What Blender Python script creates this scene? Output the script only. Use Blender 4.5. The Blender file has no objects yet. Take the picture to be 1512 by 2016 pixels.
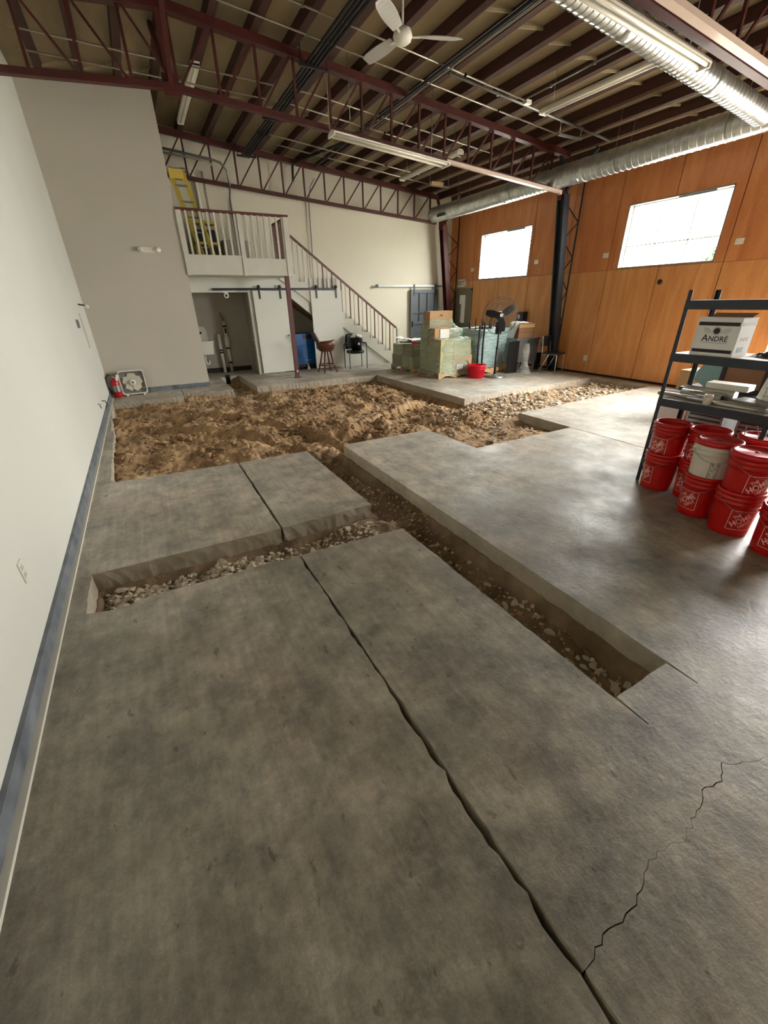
import bpy, math, random
import numpy as np
from mathutils import Matrix, Vector, Euler
from mathutils.geometry import tessellate_polygon

random.seed(7)
rng = np.random.default_rng(7)
scene = bpy.context.scene
col = scene.collection
PI = math.pi

# ------------------------------------------------------------------ camera
yaw, pitch, roll, FPX = 0.491345, -0.473898, -0.018048, 808.68
cy, sy, cp, sp = math.cos(yaw), math.sin(yaw), math.cos(pitch), math.sin(pitch)
fwd = Vector((sy*cp, cy*cp, sp)); rgt = Vector((cy, -sy, 0)); up = rgt.cross(fwd)
cr, sr = math.cos(roll), math.sin(roll)
r2 = rgt*cr + up*sr; u2 = up*cr - rgt*sr
cam = bpy.data.cameras.new('camera'); camo = bpy.data.objects.new('camera', cam); col.objects.link(camo)
M = Matrix((( r2.x, u2.x, -fwd.x, 0), (r2.y, u2.y, -fwd.y, 0), (r2.z, u2.z, -fwd.z, 1.7), (0, 0, 0, 1)))
camo.matrix_world = M
cam.sensor_fit = 'VERTICAL'; cam.sensor_height = 24; cam.sensor_width = 18
cam.lens = FPX/2016*24; cam.clip_start = 0.02; cam.clip_end = 200
scene.camera = camo

# ------------------------------------------------------------------ world: bright overcast daylight
world = bpy.data.worlds.new('overcast_sky'); scene.world = world; world.use_nodes = True
bg = world.node_tree.nodes['Background']
wnt = world.node_tree
_g = wnt.nodes.new('ShaderNodeTexCoord'); _s = wnt.nodes.new('ShaderNodeSeparateXYZ'); _m = wnt.nodes.new('ShaderNodeMapRange')
wnt.links.new(_g.outputs['Generated'], _s.inputs[0]); wnt.links.new(_s.outputs[2], _m.inputs[0])
_m.inputs[1].default_value = 0; _m.inputs[2].default_value = 1; _m.inputs[3].default_value = 6.5; _m.inputs[4].default_value = 22   # overcast sky: zenith brighter than horizon
bg.inputs[0].default_value = (1.0, 0.985, 0.95, 1); wnt.links.new(_m.outputs[0], bg.inputs[1])
vs = scene.view_settings
vs.view_transform = 'Standard'; vs.look = 'None'; vs.gamma = 1; vs.use_curve_mapping = False
vs.exposure = 1.98

# window / door portals (guide daylight through the real openings)
def portal(name, loc, rot, sx, sy_):
    l = bpy.data.lights.new(name, 'AREA'); l.shape = 'RECTANGLE'; l.size = sx; l.size_y = sy_
    l.cycles.is_portal = True
    o = bpy.data.objects.new(name, l); o.location = loc; o.rotation_euler = rot; col.objects.link(o); return o
XR = 9.53      # right wall inner face
YF = 12.85     # far wall
YN = -5.0      # wall behind the camera
XL = -0.85     # left wall
GD = (-.2, 3.55, 3.2)      # garage door opening in the right wall: y0, y1, height
WN = [(4.83, 6.75, 2.25, 3.40), (9.38, 11.37, 2.24, 3.40)]
portal('daylight_portal', (XR+.2, (GD[0]+GD[1])/2, GD[2]/2), (0, PI/2, 0), GD[2], GD[1]-GD[0])
for a, b, c, d in WN:
    portal('daylight_portal', (XR+.2, (a+b)/2, (c+d)/2), (0, PI/2, 0), d-c, b-a)

# ------------------------------------------------------------------ materials
def s2l(c):
    return tuple((x/255/12.92 if x/255 <= .04045 else ((x/255+.055)/1.055)**2.4) for x in c)
def new_mat(name):
    m = bpy.data.materials.new(name); m.use_nodes = True
    nt = m.node_tree; b = nt.nodes['Principled BSDF']; return m, nt, b
def pmat(name, c, rough=.5, metal=0, var=.1, scale=4, bump=0, bscale=60, stretch=(1,1,1), c2=None, detail=5, spec=.5, lin=False):
    m, nt, b = new_mat(name); N = nt.nodes; L = nt.links
    c = c if lin else s2l(c)
    a = c2 if c2 is None else (c2 if lin else s2l(c2))
    lo = tuple(max(0, x*(1-var)) for x in c) if a is None else c
    hi = tuple(min(1, x*(1+var)) for x in c) if a is None else a
    tc = N.new('ShaderNodeTexCoord'); mp = N.new('ShaderNodeMapping'); mp.inputs['Scale'].default_value = stretch
    L.new(tc.outputs['Object'], mp.inputs[0])
    n = N.new('ShaderNodeTexNoise'); n.inputs['Scale'].default_value = scale; n.inputs['Detail'].default_value = detail
    L.new(mp.outputs[0], n.inputs[0])
    r = N.new('ShaderNodeValToRGB'); r.color_ramp.elements[0].position = .3; r.color_ramp.elements[1].position = .7
    r.color_ramp.elements[0].color = (*lo, 1); r.color_ramp.elements[1].color = (*hi, 1)
    L.new(n.outputs[0], r.inputs[0]); L.new(r.outputs[0], b.inputs['Base Color'])
    b.inputs['Roughness'].default_value = rough; b.inputs['Metallic'].default_value = metal
    b.inputs['Specular IOR Level'].default_value = spec
    if bump:
        n2 = N.new('ShaderNodeTexNoise'); n2.inputs['Scale'].default_value = bscale; n2.inputs['Detail'].default_value = 4
        L.new(mp.outputs[0], n2.inputs[0]); bp = N.new('ShaderNodeBump'); bp.inputs['Strength'].default_value = bump
        bp.inputs['Distance'].default_value = .01
        L.new(n2.outputs[0], bp.inputs['Height']); L.new(bp.outputs[0], b.inputs['Normal'])
    return m

def concrete_mat(name, edge=False):
    m, nt, b = new_mat(name); N = nt.nodes; L = nt.links
    tc = N.new('ShaderNodeTexCoord')
    def noise(scale, detail=6, stretch=(1,1,1), rough=.55, dist=0):
        mp = N.new('ShaderNodeMapping'); mp.inputs['Scale'].default_value = stretch
        L.new(tc.outputs['Object'], mp.inputs[0])
        n = N.new('ShaderNodeTexNoise'); n.inputs['Scale'].default_value = scale
        n.inputs['Detail'].default_value = detail; n.inputs['Roughness'].default_value = rough
        n.inputs['Distortion'].default_value = dist
        L.new(mp.outputs[0], n.inputs[0]); return n.outputs[0]
    def ramp(src, p0, p1, c0, c1):
        r = N.new('ShaderNodeValToRGB'); r.color_ramp.elements[0].position = p0; r.color_ramp.elements[1].position = p1
        r.color_ramp.elements[0].color = (*c0, 1); r.color_ramp.elements[1].color = (*c1, 1)
        L.new(src, r.inputs[0]); return r.outputs[0]
    def mix(t, f, a, c):
        x = N.new('ShaderNodeMix'); x.data_type = 'RGBA'; x.blend_type = t
        if isinstance(f, float): x.inputs[0].default_value = f
        else: L.new(f, x.inputs[0])
        L.new(a, x.inputs[6]); L.new(c, x.inputs[7]); return x.outputs[2]
    base = ramp(noise(.75, 5, dist=.1), .34, .68, (.208, .187, .146), (.345, .318, .260))
    blot = ramp(noise(2.6, 9, dist=.15, rough=.72), .36, .66, (.50, .48, .46), (1.18, 1.17, 1.15))
    c = mix('MULTIPLY', 1.0, base, blot)
    dirt = ramp(noise(1.1, 4, dist=.2), .52, .68, (1, 1, 1), (1.06, .98, .92))
    c = mix('MULTIPLY', 1.0, c, dirt)
    # pale scuffs and drag streaks
    sc = ramp(noise(3.0, 10, (1, .45, 1), .78, .25), .60, .72, (0, 0, 0), (1, 1, 1))
    pale = N.new('ShaderNodeRGB'); pale.outputs[0].default_value = (.47, .44, .38, 1)
    f = N.new('ShaderNodeMath'); f.operation = 'MULTIPLY'; f.inputs[1].default_value = .45
    L.new(sc, f.inputs[0]); c = mix('MIX', f.outputs[0], c, pale.outputs[0])
    # painted light: slabs brighten with distance in the base colour, blotched by noise
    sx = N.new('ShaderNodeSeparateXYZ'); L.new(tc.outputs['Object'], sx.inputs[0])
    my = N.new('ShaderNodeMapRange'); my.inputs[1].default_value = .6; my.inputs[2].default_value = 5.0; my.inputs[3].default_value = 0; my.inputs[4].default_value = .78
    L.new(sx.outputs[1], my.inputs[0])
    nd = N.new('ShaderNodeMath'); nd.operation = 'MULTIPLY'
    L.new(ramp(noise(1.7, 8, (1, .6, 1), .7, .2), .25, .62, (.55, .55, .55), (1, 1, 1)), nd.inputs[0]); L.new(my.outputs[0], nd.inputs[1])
    far_light = N.new('ShaderNodeRGB'); far_light.outputs[0].default_value = (.56, .52, .45, 1)
    c = mix('MIX', nd.outputs[0], c, far_light.outputs[0])
    # broom streaks and rosy patches
    st1 = ramp(noise(30, 5, (1, .07, 1), .6), .35, .65, (.86, .86, .86), (1.12, 1.12, 1.12)); c = mix('MULTIPLY', .8, c, st1)
    st2 = ramp(noise(4.5, 10, (1, .8, 1), .8), .40, .60, (.66, .66, .65), (1.28, 1.26, 1.22)); c = mix('MULTIPLY', .85, c, st2)
    big = ramp(noise(1.25, 6, (.8, 1.2, 1), .62), .38, .60, (.70, .70, .68), (1.12, 1.11, 1.09)); c = mix('MULTIPLY', .8, c, big)
    ros = ramp(noise(.9, 4, (1, 1, 1), .6), .48, .62, (1, 1, 1), (1.05, .98, .94)); c = mix('MULTIPLY', .8, c, ros)
    # dark pits
    pit = ramp(noise(17, 3, (1, .6, 1), .5, .1), .29, .325, (.40, .37, .33), (1, 1, 1))
    c = mix('MULTIPLY', .7, c, pit)
    fine = ramp(noise(160, 3), .3, .7, (.88, .88, .88), (1.1, 1.1, 1.1))
    c = mix('MULTIPLY', 1.0, c, fine)
    if edge:
        tan = N.new('ShaderNodeRGB'); tan.outputs[0].default_value = (.40, .34, .25, 1)
        c = mix('MIX', .55, c, tan.outputs[0])
    L.new(c, b.inputs['Base Color'])
    rr = N.new('ShaderNodeMapRange'); rr.inputs[1].default_value = .3; rr.inputs[2].default_value = .7
    rr.inputs[3].default_value = .36 if not edge else .8; rr.inputs[4].default_value = .62 if not edge else .95
    L.new(noise(1.8, 6, dist=.1), rr.inputs[0]); L.new(rr.outputs[0], b.inputs['Roughness'])
    b.inputs['Specular IOR Level'].default_value = .5
    bp = N.new('ShaderNodeBump'); bp.inputs['Strength'].default_value = .35; bp.inputs['Distance'].default_value = .006
    L.new(noise(34, 7, rough=.65), bp.inputs['Height'])
    bp2 = N.new('ShaderNodeBump'); bp2.inputs['Strength'].default_value = .25; bp2.inputs['Distance'].default_value = .02
    L.new(noise(4.5, 4), bp2.inputs['Height']); L.new(bp.outputs[0], bp2.inputs['Normal'])
    L.new(bp2.outputs[0], b.inputs['Normal'])
    return m

def film_mat(name, c, alpha, rough=.2):
    m, nt, b = new_mat(name); N = nt.nodes; L = nt.links
    c = s2l(c)
    b.inputs['Base Color'].default_value = (*c, 1); b.inputs['Roughness'].default_value = rough
    b.inputs['Specular IOR Level'].default_value = .8
    tc = N.new('ShaderNodeTexCoord'); mp = N.new('ShaderNodeMapping'); mp.inputs['Scale'].default_value = (.8, .8, 5)
    mp.inputs['Rotation'].default_value = (.15, .12, 0)
    L.new(tc.outputs['Object'], mp.inputs[0])
    n = N.new('ShaderNodeTexNoise'); n.inputs['Scale'].default_value = 5; n.inputs['Detail'].default_value = 5; n.inputs['Distortion'].default_value = 1
    L.new(mp.outputs[0], n.inputs[0])
    bp = N.new('ShaderNodeBump'); bp.inputs['Strength'].default_value = 1; bp.inputs['Distance'].default_value = .05
    L.new(n.outputs[0], bp.inputs['Height']); L.new(bp.outputs[0], b.inputs['Normal'])
    tr = N.new('ShaderNodeBsdfTransparent'); mx = N.new('ShaderNodeMixShader')
    mr = N.new('ShaderNodeMapRange'); mr.inputs[1].default_value = .35; mr.inputs[2].default_value = .65
    mr.inputs[3].default_value = max(0, alpha-.10); mr.inputs[4].default_value = min(1, alpha+.12)
    L.new(n.outputs[0], mr.inputs[0]); L.new(mr.outputs[0], mx.inputs[0])
    L.new(tr.outputs[0], mx.inputs[1]); L.new(b.outputs[0], mx.inputs[2])
    L.new(mx.outputs[0], N['Material Output'].inputs[0]); return m

def glass_mat(name):
    m, nt, b = new_mat(name); N = nt.nodes; L = nt.links
    g = N.new('ShaderNodeBsdfGlossy'); g.inputs['Roughness'].default_value = .05
    tr = N.new('ShaderNodeBsdfTransparent'); tr.inputs[0].default_value = (.95, .97, .96, 1)
    mx = N.new('ShaderNodeMixShader'); mx.inputs[0].default_value = .05
    L.new(tr.outputs[0], mx.inputs[1]); L.new(g.outputs[0], mx.inputs[2])
    L.new(mx.outputs[0], N['Material Output'].inputs[0]); return m

def ply_mat(name, ca, cb):
    m, nt, b = new_mat(name); N = nt.nodes; L = nt.links
    tc = N.new('ShaderNodeTexCoord'); mp = N.new('ShaderNodeMapping'); mp.inputs['Scale'].default_value = (1, 3.2, .5)
    L.new(tc.outputs['Object'], mp.inputs[0])
    oi = N.new('ShaderNodeObjectInfo'); ad = N.new('ShaderNodeVectorMath'); ad.operation = 'ADD'
    cmb = N.new('ShaderNodeCombineXYZ'); mu = N.new('ShaderNodeMath'); mu.operation = 'MULTIPLY'; mu.inputs[1].default_value = 30
    L.new(oi.outputs['Random'], mu.inputs[0])
    for k in range(3): L.new(mu.outputs[0], cmb.inputs[k])
    L.new(mp.outputs[0], ad.inputs[0]); L.new(cmb.outputs[0], ad.inputs[1])
    n = N.new('ShaderNodeTexNoise'); n.inputs['Scale'].default_value = 1.6; n.inputs['Detail'].default_value = 6; n.inputs['Distortion'].default_value = 1.0
    L.new(ad.outputs[0], n.inputs[0])
    r = N.new('ShaderNodeValToRGB'); r.color_ramp.elements[0].position = .3; r.color_ramp.elements[1].position = .72
    r.color_ramp.elements[0].color = (*s2l(ca), 1); r.color_ramp.elements[1].color = (*s2l(cb), 1)
    L.new(n.outputs[0], r.inputs[0])
    n2 = N.new('ShaderNodeTexNoise'); n2.inputs['Scale'].default_value = 40; n2.inputs['Detail'].default_value = 3
    L.new(ad.outputs[0], n2.inputs[0])
    mx = N.new('ShaderNodeMix'); mx.data_type = 'RGBA'; mx.blend_type = 'OVERLAY'; mx.inputs[0].default_value = .25
    L.new(r.outputs[0], mx.inputs[6]); L.new(n2.outputs[0], mx.inputs[7])
    L.new(mx.outputs[2], b.inputs['Base Color']); b.inputs['Roughness'].default_value = .38
    return m

MT = {}
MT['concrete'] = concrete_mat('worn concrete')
MT['concrete_edge'] = concrete_mat('sawn concrete edge', True)
MT['soil'] = pmat('brown soil', (116, 88, 59), .95, var=.2, scale=3.0, bump=1.0, bscale=38, c2=(194, 160, 118), detail=12)
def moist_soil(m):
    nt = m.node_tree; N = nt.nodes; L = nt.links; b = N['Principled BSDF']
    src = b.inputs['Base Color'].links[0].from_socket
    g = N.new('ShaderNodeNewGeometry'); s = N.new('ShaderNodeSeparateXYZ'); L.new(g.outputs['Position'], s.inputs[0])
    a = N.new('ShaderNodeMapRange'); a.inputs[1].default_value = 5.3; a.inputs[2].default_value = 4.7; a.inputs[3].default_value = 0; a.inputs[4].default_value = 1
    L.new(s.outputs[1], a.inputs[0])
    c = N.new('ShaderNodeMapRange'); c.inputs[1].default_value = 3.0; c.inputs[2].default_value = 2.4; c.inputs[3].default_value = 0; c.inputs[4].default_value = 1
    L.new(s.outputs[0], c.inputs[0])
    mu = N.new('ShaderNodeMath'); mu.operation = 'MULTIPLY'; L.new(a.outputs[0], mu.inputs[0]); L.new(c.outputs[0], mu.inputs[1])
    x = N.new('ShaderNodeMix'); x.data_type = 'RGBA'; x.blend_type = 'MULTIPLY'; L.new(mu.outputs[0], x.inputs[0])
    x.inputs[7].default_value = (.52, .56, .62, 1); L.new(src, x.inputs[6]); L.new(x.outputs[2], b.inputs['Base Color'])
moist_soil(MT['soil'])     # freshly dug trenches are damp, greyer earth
MT['stone'] = pmat('broken concrete stone', (158, 142, 120), .9, scale=9, c2=(214, 200, 178), bump=.4, bscale=40)
MT['wall_white'] = pmat('painted drywall', (214, 214, 204), .62, scale=.9, var=.025, bump=.05, bscale=120)
MT['greige'] = pmat('greige painted drywall', (192, 186, 172), .7, scale=.9, var=.03, bump=.05, bscale=120)
MT['wall_far'] = pmat('painted white wall', (224, 217, 197), .7, scale=.6, var=.04)
MT['trim_white'] = pmat('pale trim paint', (205, 202, 188), .5, var=.04)
MT['alcove'] = pmat('grey alcove paint', (176, 170, 156), .7, var=.04)
MT['ply'] = ply_mat('orange varnished plywood', (192, 126, 68), (218, 156, 94))
MT['ply_up'] = ply_mat('reddish varnished plywood', (184, 108, 58), (208, 138, 80))
MT['gap'] = pmat('dark gap', (50, 26, 14), .9)
MT['deck'] = pmat('tan roof deck', (158, 142, 110), .9, scale=3, stretch=(1, .3, 1), var=.16, bump=.2)
MT['joist'] = pmat('dark brown joist', (66, 36, 24), .75, scale=3, stretch=(4, .4, 4), var=.25)
MT['truss'] = pmat('oxide red steel', (72, 24, 18), .5, scale=5, var=.25, metal=.1)
MT['red_wood'] = pmat('red brown painted rail', (92, 40, 34), .45, var=.15)
MT['dark_steel'] = pmat('blue black steel', (44, 50, 58), .42, var=.15, metal=.2)
MT['black'] = pmat('black paint', (22, 22, 24), .45, var=.2)
MT['black_rubber'] = pmat('black plastic', (18, 18, 20), .3, var=.15)
MT['clod'] = pmat('dry soil clods', (112, 85, 57), .95, scale=14, c2=(184, 150, 110), bump=.8, bscale=60, detail=8)
MT['galv'] = pmat('galvanised steel', (178, 184, 182), .36, metal=.85, scale=9, c2=(214, 218, 216))
MT['galv_dull'] = pmat('dull zinc', (150, 152, 148), .4, metal=.8, var=.1)
MT['conduit'] = pmat('steel conduit', (176, 168, 150), .35, metal=.7, var=.1)
MT['white_metal'] = pmat('white enamel', (226, 222, 208), .35, var=.04)
MT['pinkish'] = pmat('pinkish enamel channel', (206, 184, 168), .4, var=.05)
MT['lens'] = pmat('acrylic diffuser', (222, 216, 200), .3, var=.03)
MT['grille'] = pmat('grey louvre', (120, 120, 116), .5, var=.08)
MT['kerb'] = pmat('scuffed grey blue base', (80, 86, 94), .5, scale=7, c2=(128, 134, 140), detail=8)
MT['blue'] = pmat('blue enamel', (10, 92, 158), .35, var=.08)
MT['brown_wood'] = pmat('brown stained wood', (92, 50, 32), .38, scale=6, stretch=(1, 1, 4), var=.25)
MT['pallet'] = pmat('pallet pine', (196, 158, 112), .75, scale=6, stretch=(1, 4, 4), var=.16)
MT['card'] = pmat('cardboard', (184, 146, 104), .85, var=.08, scale=3)
MT['card_dark'] = pmat('brown cardboard', (140, 104, 74), .85, var=.1, scale=3)
MT['card_green'] = pmat('greenish cardboard', (178, 170, 128), .85, var=.12, scale=3)
MT['paper'] = pmat('white paper', (236, 236, 232), .8, var=.02)
MT['film_green'] = film_mat('green stretch film', (188, 214, 190), .36, .22)
MT['film_blue'] = film_mat('pale blue stretch film', (178, 208, 206), .72, .16)
MT['film_clear'] = film_mat('clear plastic', (206, 208, 206), .42, .15)
MT['bucket_red'] = pmat('red orange plastic', (186, 14, 8), .33, var=.06)
MT['lid_red'] = pmat('red plastic lid', (188, 20, 26), .3, var=.05)
MT['bucket_white'] = pmat('white plastic', (216, 208, 192), .4, var=.03)
MT['print_white'] = pmat('white print', (232, 190, 184), .6, var=.04)
MT['print_grey'] = pmat('grey print', (104, 100, 94), .6, var=.05)
MT['print_dark'] = pmat('dark print', (44, 36, 36), .6, var=.05)
MT['tub'] = pmat('bright red plastic', (214, 20, 44), .35, var=.05)
MT['ext_red'] = pmat('red enamel', (178, 20, 26), .3, var=.05)
MT['yellow'] = pmat('yellow fibreglass', (214, 190, 84), .5, var=.06)
MT['door_olive'] = pmat('olive grey steel door', (120, 116, 96), .5, var=.05)
MT['barn_grey'] = pmat('slate grey paint', (92, 99, 104), .5, var=.06)
MT['teal'] = pmat('teal paint', (128, 164, 160), .5, var=.05)
MT['glass'] = glass_mat('window glass')
MT['alu'] = pmat('brushed aluminium', (190, 188, 180), .3, metal=.85, stretch=(6, 1, 6), var=.1)
MT['shelf_board'] = pmat('pale shelf board', (206, 200, 190), .45, var=.05)
MT['green_pl'] = pmat('green plastic', (24, 108, 72), .4, var=.08)
MT['blade'] = pmat('white fan blade', (190, 188, 180), .45, var=.05)
MT['asphalt'] = pmat('pale paving', (150, 148, 142), .9, var=.08)
MT['leaf'] = pmat('green leaves', (34, 62, 20), .7, var=.35, scale=3)
MT['bark'] = pmat('bark', (86, 70, 54), .9, var=.2)
MT['exit_red'] = pmat('exit letters', (90, 84, 74), .5)
MT['cable_blue'] = pmat('blue cable', (40, 60, 92), .5)

# ------------------------------------------------------------------ mesh builder
class MB:
    def __init__(self): self.v = []; self.f = []; self.sm = []
    def add(self, vs, fs, smooth=False):
        n = len(self.v); self.v += [tuple(p) for p in vs]
        self.f += [tuple(i+n for i in f) for f in fs]; self.sm += [smooth]*len(fs); return self
    def box(self, x0, x1, y0, y1, z0, z1, M=None):
        p = [(x0,y0,z0),(x1,y0,z0),(x1,y1,z0),(x0,y1,z0),(x0,y0,z1),(x1,y0,z1),(x1,y1,z1),(x0,y1,z1)]
        if M is not None: p = [M @ Vector(q) for q in p]
        return self.add(p, [(0,3,2,1),(4,5,6,7),(0,1,5,4),(1,2,6,5),(2,3,7,6),(3,0,4,7)])
    def cbox(self, c, s, rot=None):
        M = Matrix.Translation(c) @ (Euler(rot).to_matrix().to_4x4() if rot else Matrix())
        return self.box(-s[0]/2, s[0]/2, -s[1]/2, s[1]/2, -s[2]/2, s[2]/2, M)
    def beam(self, a, b, w, h, upv=(0,0,1)):
        a = Vector(a); b = Vector(b); d = (b-a); Ln = d.length; d.normalize()
        u = Vector(upv); s = d.cross(u)
        if s.length < 1e-4: s = d.cross(Vector((1,0,0)))
        s.normalize(); u = s.cross(d)
        p = []
        for q in (a, b):
            for i, j in ((-1,-1),(1,-1),(1,1),(-1,1)): p.append(q + s*(i*w/2) + u*(j*h/2))
        return self.add(p, [(3,2,1,0),(4,5,6,7),(0,1,5,4),(1,2,6,5),(2,3,7,6),(3,0,4,7)])
    def tube(self, pts, r, n=8, cap=True):
        pts = [Vector(p) for p in pts]; k = len(pts)
        rs = r if isinstance(r, (list, tuple)) else [r]*k
        rings = []; prev = None
        for i in range(k):
            t = (pts[min(i+1,k-1)] - pts[max(i-1,0)]).normalized()
            if prev is None:
                a = Vector((0,0,1)) if abs(t.z) < .9 else Vector((1,0,0))
                u = t.cross(a).normalized()
            else:
                u = (prev - t*prev.dot(t)).normalized()
            prev = u; w = t.cross(u)
            rings.append([pts[i] + (u*math.cos(2*PI*j/n) + w*math.sin(2*PI*j/n))*rs[i] for j in range(n)])
        vs = [p for rg in rings for p in rg]; fs = []
        for i in range(k-1):
            for j in range(n):
                a = i*n+j; b = i*n+(j+1) % n; fs.append((a, b, b+n, a+n))
        self.add(vs, fs, True)
        if cap:
            m = len(self.v)-len(vs)
            self.f.append(tuple(m+j for j in reversed(range(n)))); self.sm.append(False)
            self.f.append(tuple(m+(k-1)*n+j for j in range(n))); self.sm.append(False)
        return self
    def lathe(self, prof, n=24, c=(0,0,0), close=False, M=None, smooth=True):
        vs = []; fs = []
        for (r, z) in prof:
            for j in range(n):
                p = Vector((r*math.cos(2*PI*j/n), r*math.sin(2*PI*j/n), z))
                if M is not None: p = M @ p
                vs.append(p + Vector(c))
        for i in range(len(prof)-1):
            for j in range(n):
                a = i*n+j; b = i*n+(j+1) % n; fs.append((a, b, b+n, a+n))
        return self.add(vs, fs, smooth)
    def poly(self, pts, h, axis='z', base=0):
        """extrude polygon (list of 2D) from base to base+h along axis"""
        n = len(pts)
        def P(p, t):
            if axis == 'z': return (p[0], p[1], t)
            if axis == 'y': return (p[0], t, p[1])
            return (t, p[0], p[1])
        lo = [P(p, base) for p in pts]; hi = [P(p, base+h) for p in pts]
        tr = tessellate_polygon([[Vector((p[0], p[1], 0)) for p in pts]])
        fs = [tuple(t) for t in tr] + [tuple(n+i for i in t) for t in tr]
        fs += [(i, (i+1) % n, n+(i+1) % n, n+i) for i in range(n)]
        return self.add(lo+hi, fs)
    def sphere(self, c, r, n=12, m=8, s=(1,1,1)):
        vs = []; fs = []
        for i in range(m+1):
            t = PI*i/m
            for j in range(n):
                a = 2*PI*j/n
                vs.append((c[0]+r*s[0]*math.sin(t)*math.cos(a), c[1]+r*s[1]*math.sin(t)*math.sin(a), c[2]+r*s[2]*math.cos(t)))
        for i in range(m):
            for j in range(n):
                a = i*n+j; b = i*n+(j+1) % n; fs.append((a, a+n, b+n, b))
        return self.add(vs, fs, True)
    def mesh(self, name, m, off=None, fixn=True):
        me = bpy.data.meshes.new(name)
        v = self.v if off is None else [(p[0]-off[0], p[1]-off[1], p[2]-off[2]) for p in self.v]
        me.from_pydata([tuple(p) for p in v], [], self.f); me.materials.append(MT[m] if isinstance(m, str) else m)
        me.polygons.foreach_set('use_smooth', self.sm); me.update()
        if fixn:
            import bmesh
            bm = bmesh.new(); bm.from_mesh(me); bmesh.ops.recalc_face_normals(bm, faces=bm.faces); bm.to_mesh(me); bm.free()
        return me
    def build(self, name, m, parent=None, world=True):
        off = None
        if parent is not None and world: off = wloc(parent)
        o = bpy.data.objects.new(name, self.mesh(name, m, off)); col.objects.link(o)
        if parent is not None: o.parent = parent
        return o
def wloc(o):
    v = Vector(o.location); p = o.parent
    while p is not None: v = v + Vector(p.location); p = p.parent
    return v
def thing(name, label, cat, loc=(0,0,0), rz=0, group=None):
    o = bpy.data.objects.new(name, None); col.objects.link(o); o.location = loc; o.rotation_euler = (0,0,rz)
    o.empty_display_size = .05
    o['label'] = label; o['category'] = cat
    if group: o['group'] = group
    return o
def tag(o, label, cat, group=None, kind=None):
    o['label'] = label; o['category'] = cat
    if group: o['group'] = group
    if kind: o['kind'] = kind
    return o
def struct(o): o['kind'] = 'structure'; return o
def sempty(name, loc=(0,0,0)):
    o = bpy.data.objects.new(name, None); col.objects.link(o); o.location = loc; o.empty_display_size = .05; o['kind'] = 'structure'; return o
def copy_tree(o, parent=None, loc=None, rz=None):
    c = o.copy(); col.objects.link(c); c.parent = parent
    if loc is not None: c.location = loc
    if rz is not None: c.rotation_euler = (0,0,rz)
    for ch in [x for x in KIDS.get(o.name, [])] or list(o.children): copy_tree(ch, c)
    return c
KIDS = {}
def text_mesh(s, size, ext=0.0, font_scale=(1,1), bold=0.0):
    cu = bpy.data.curves.new('txt', 'FONT'); cu.body = s; cu.size = size; cu.extrude = ext
    cu.align_x = 'CENTER'; cu.align_y = 'CENTER'; cu.offset = bold; cu.resolution_u = 3
    o = bpy.data.objects.new('txt', cu); col.objects.link(o)
    bpy.context.view_layer.update()
    me = bpy.data.meshes.new_from_object(o)
    vs = [Vector((v.co.x*font_scale[0], v.co.y*font_scale[1], v.co.z)) for v in me.vertices]
    fs = [tuple(p.vertices) for p in me.polygons]
    bpy.data.objects.remove(o); bpy.data.curves.remove(cu); bpy.data.meshes.remove(me)
    return vs, fs

def zt(x): return 5.02 + .0885*(1.8-1.13) - .0885*abs(x-1.13) - .0   # top chord centre
def zb(x): return 4.31 - .071*abs(x-1.13)                            # bottom chord centre
def zdeck(x): return zt(x) + .05 + .15                               # underside of roof deck
# ================================================================== SETTING
# ---- floor slabs
floor = sempty('floor')
def jitter(poly, step=.04, amp=.003, amps=None):
    out = []; n = len(poly)
    for i in range(n):
        a = poly[i]; b = poly[(i+1) % n]; L = math.hypot(b[0]-a[0], b[1]-a[1])
        k = max(1, int(L/step)); nx, ny = -(b[1]-a[1])/L, (b[0]-a[0])/L
        am = amp if amps is None else amps.get(i, amp)
        w = 0
        for j in range(k):
            t = j/k
            w = .6*w + random.uniform(-am, am)
            if j == 0 or L < .2: q = 0
            else: q = w
            if random.random() < .05: q += random.uniform(-am*2, am*2)*(j > 0) * (L > .2)
            out.append((a[0]+(b[0]-a[0])*t + nx*q, a[1]+(b[1]-a[1])*t + ny*q))
    return out
TH = .15
def slab(poly, **k):
    p = jitter(poly, **k); n = len(p)
    tr = tessellate_polygon([[Vector((q[0], q[1], 0)) for q in p]])
    # soft chamfered arris: top outline, 4 mm lower outline pushed out, bottom
    mb = MB(); mb.add([(q[0], q[1], 0) for q in p], [tuple(t) for t in tr])
    me = mb.mesh('concrete_slab', 'concrete')
    mb2 = MB()
    vs = [(q[0], q[1], 0) for q in p]
    rough = []
    for zz, am in ((-.02, .004), (-.07, .006), (-TH, .008)):
        vs += [(q[0]+random.uniform(-am, am), q[1]+random.uniform(-am, am), zz) for q in p]
    fs = []
    for l in range(3):
        fs += [(l*n+i, l*n+(i+1) % n, (l+1)*n+(i+1) % n, (l+1)*n+i) for i in range(n)]
    import bmesh
    bm = bmesh.new(); bm.from_mesh(me)
    vv = [bm.verts.new(q) for q in vs]
    for f in fs:
        ff = bm.faces.new([vv[i] for i in f]); ff.material_index = 1
    bmesh.ops.remove_doubles(bm, verts=bm.verts, dist=1e-5)
    bmesh.ops.recalc_face_normals(bm, faces=bm.faces)
    # top must face up
    up_ = [f for f in bm.faces if f.material_index == 0]
    if up_ and up_[0].normal.z < 0: bmesh.ops.reverse_faces(bm, faces=bm.faces)
    bm.to_mesh(me); bm.free(); me.materials.append(MT['concrete_edge'])
    o = bpy.data.objects.new('concrete_slab', me); col.objects.link(o); o.parent = floor
    return o
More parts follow.
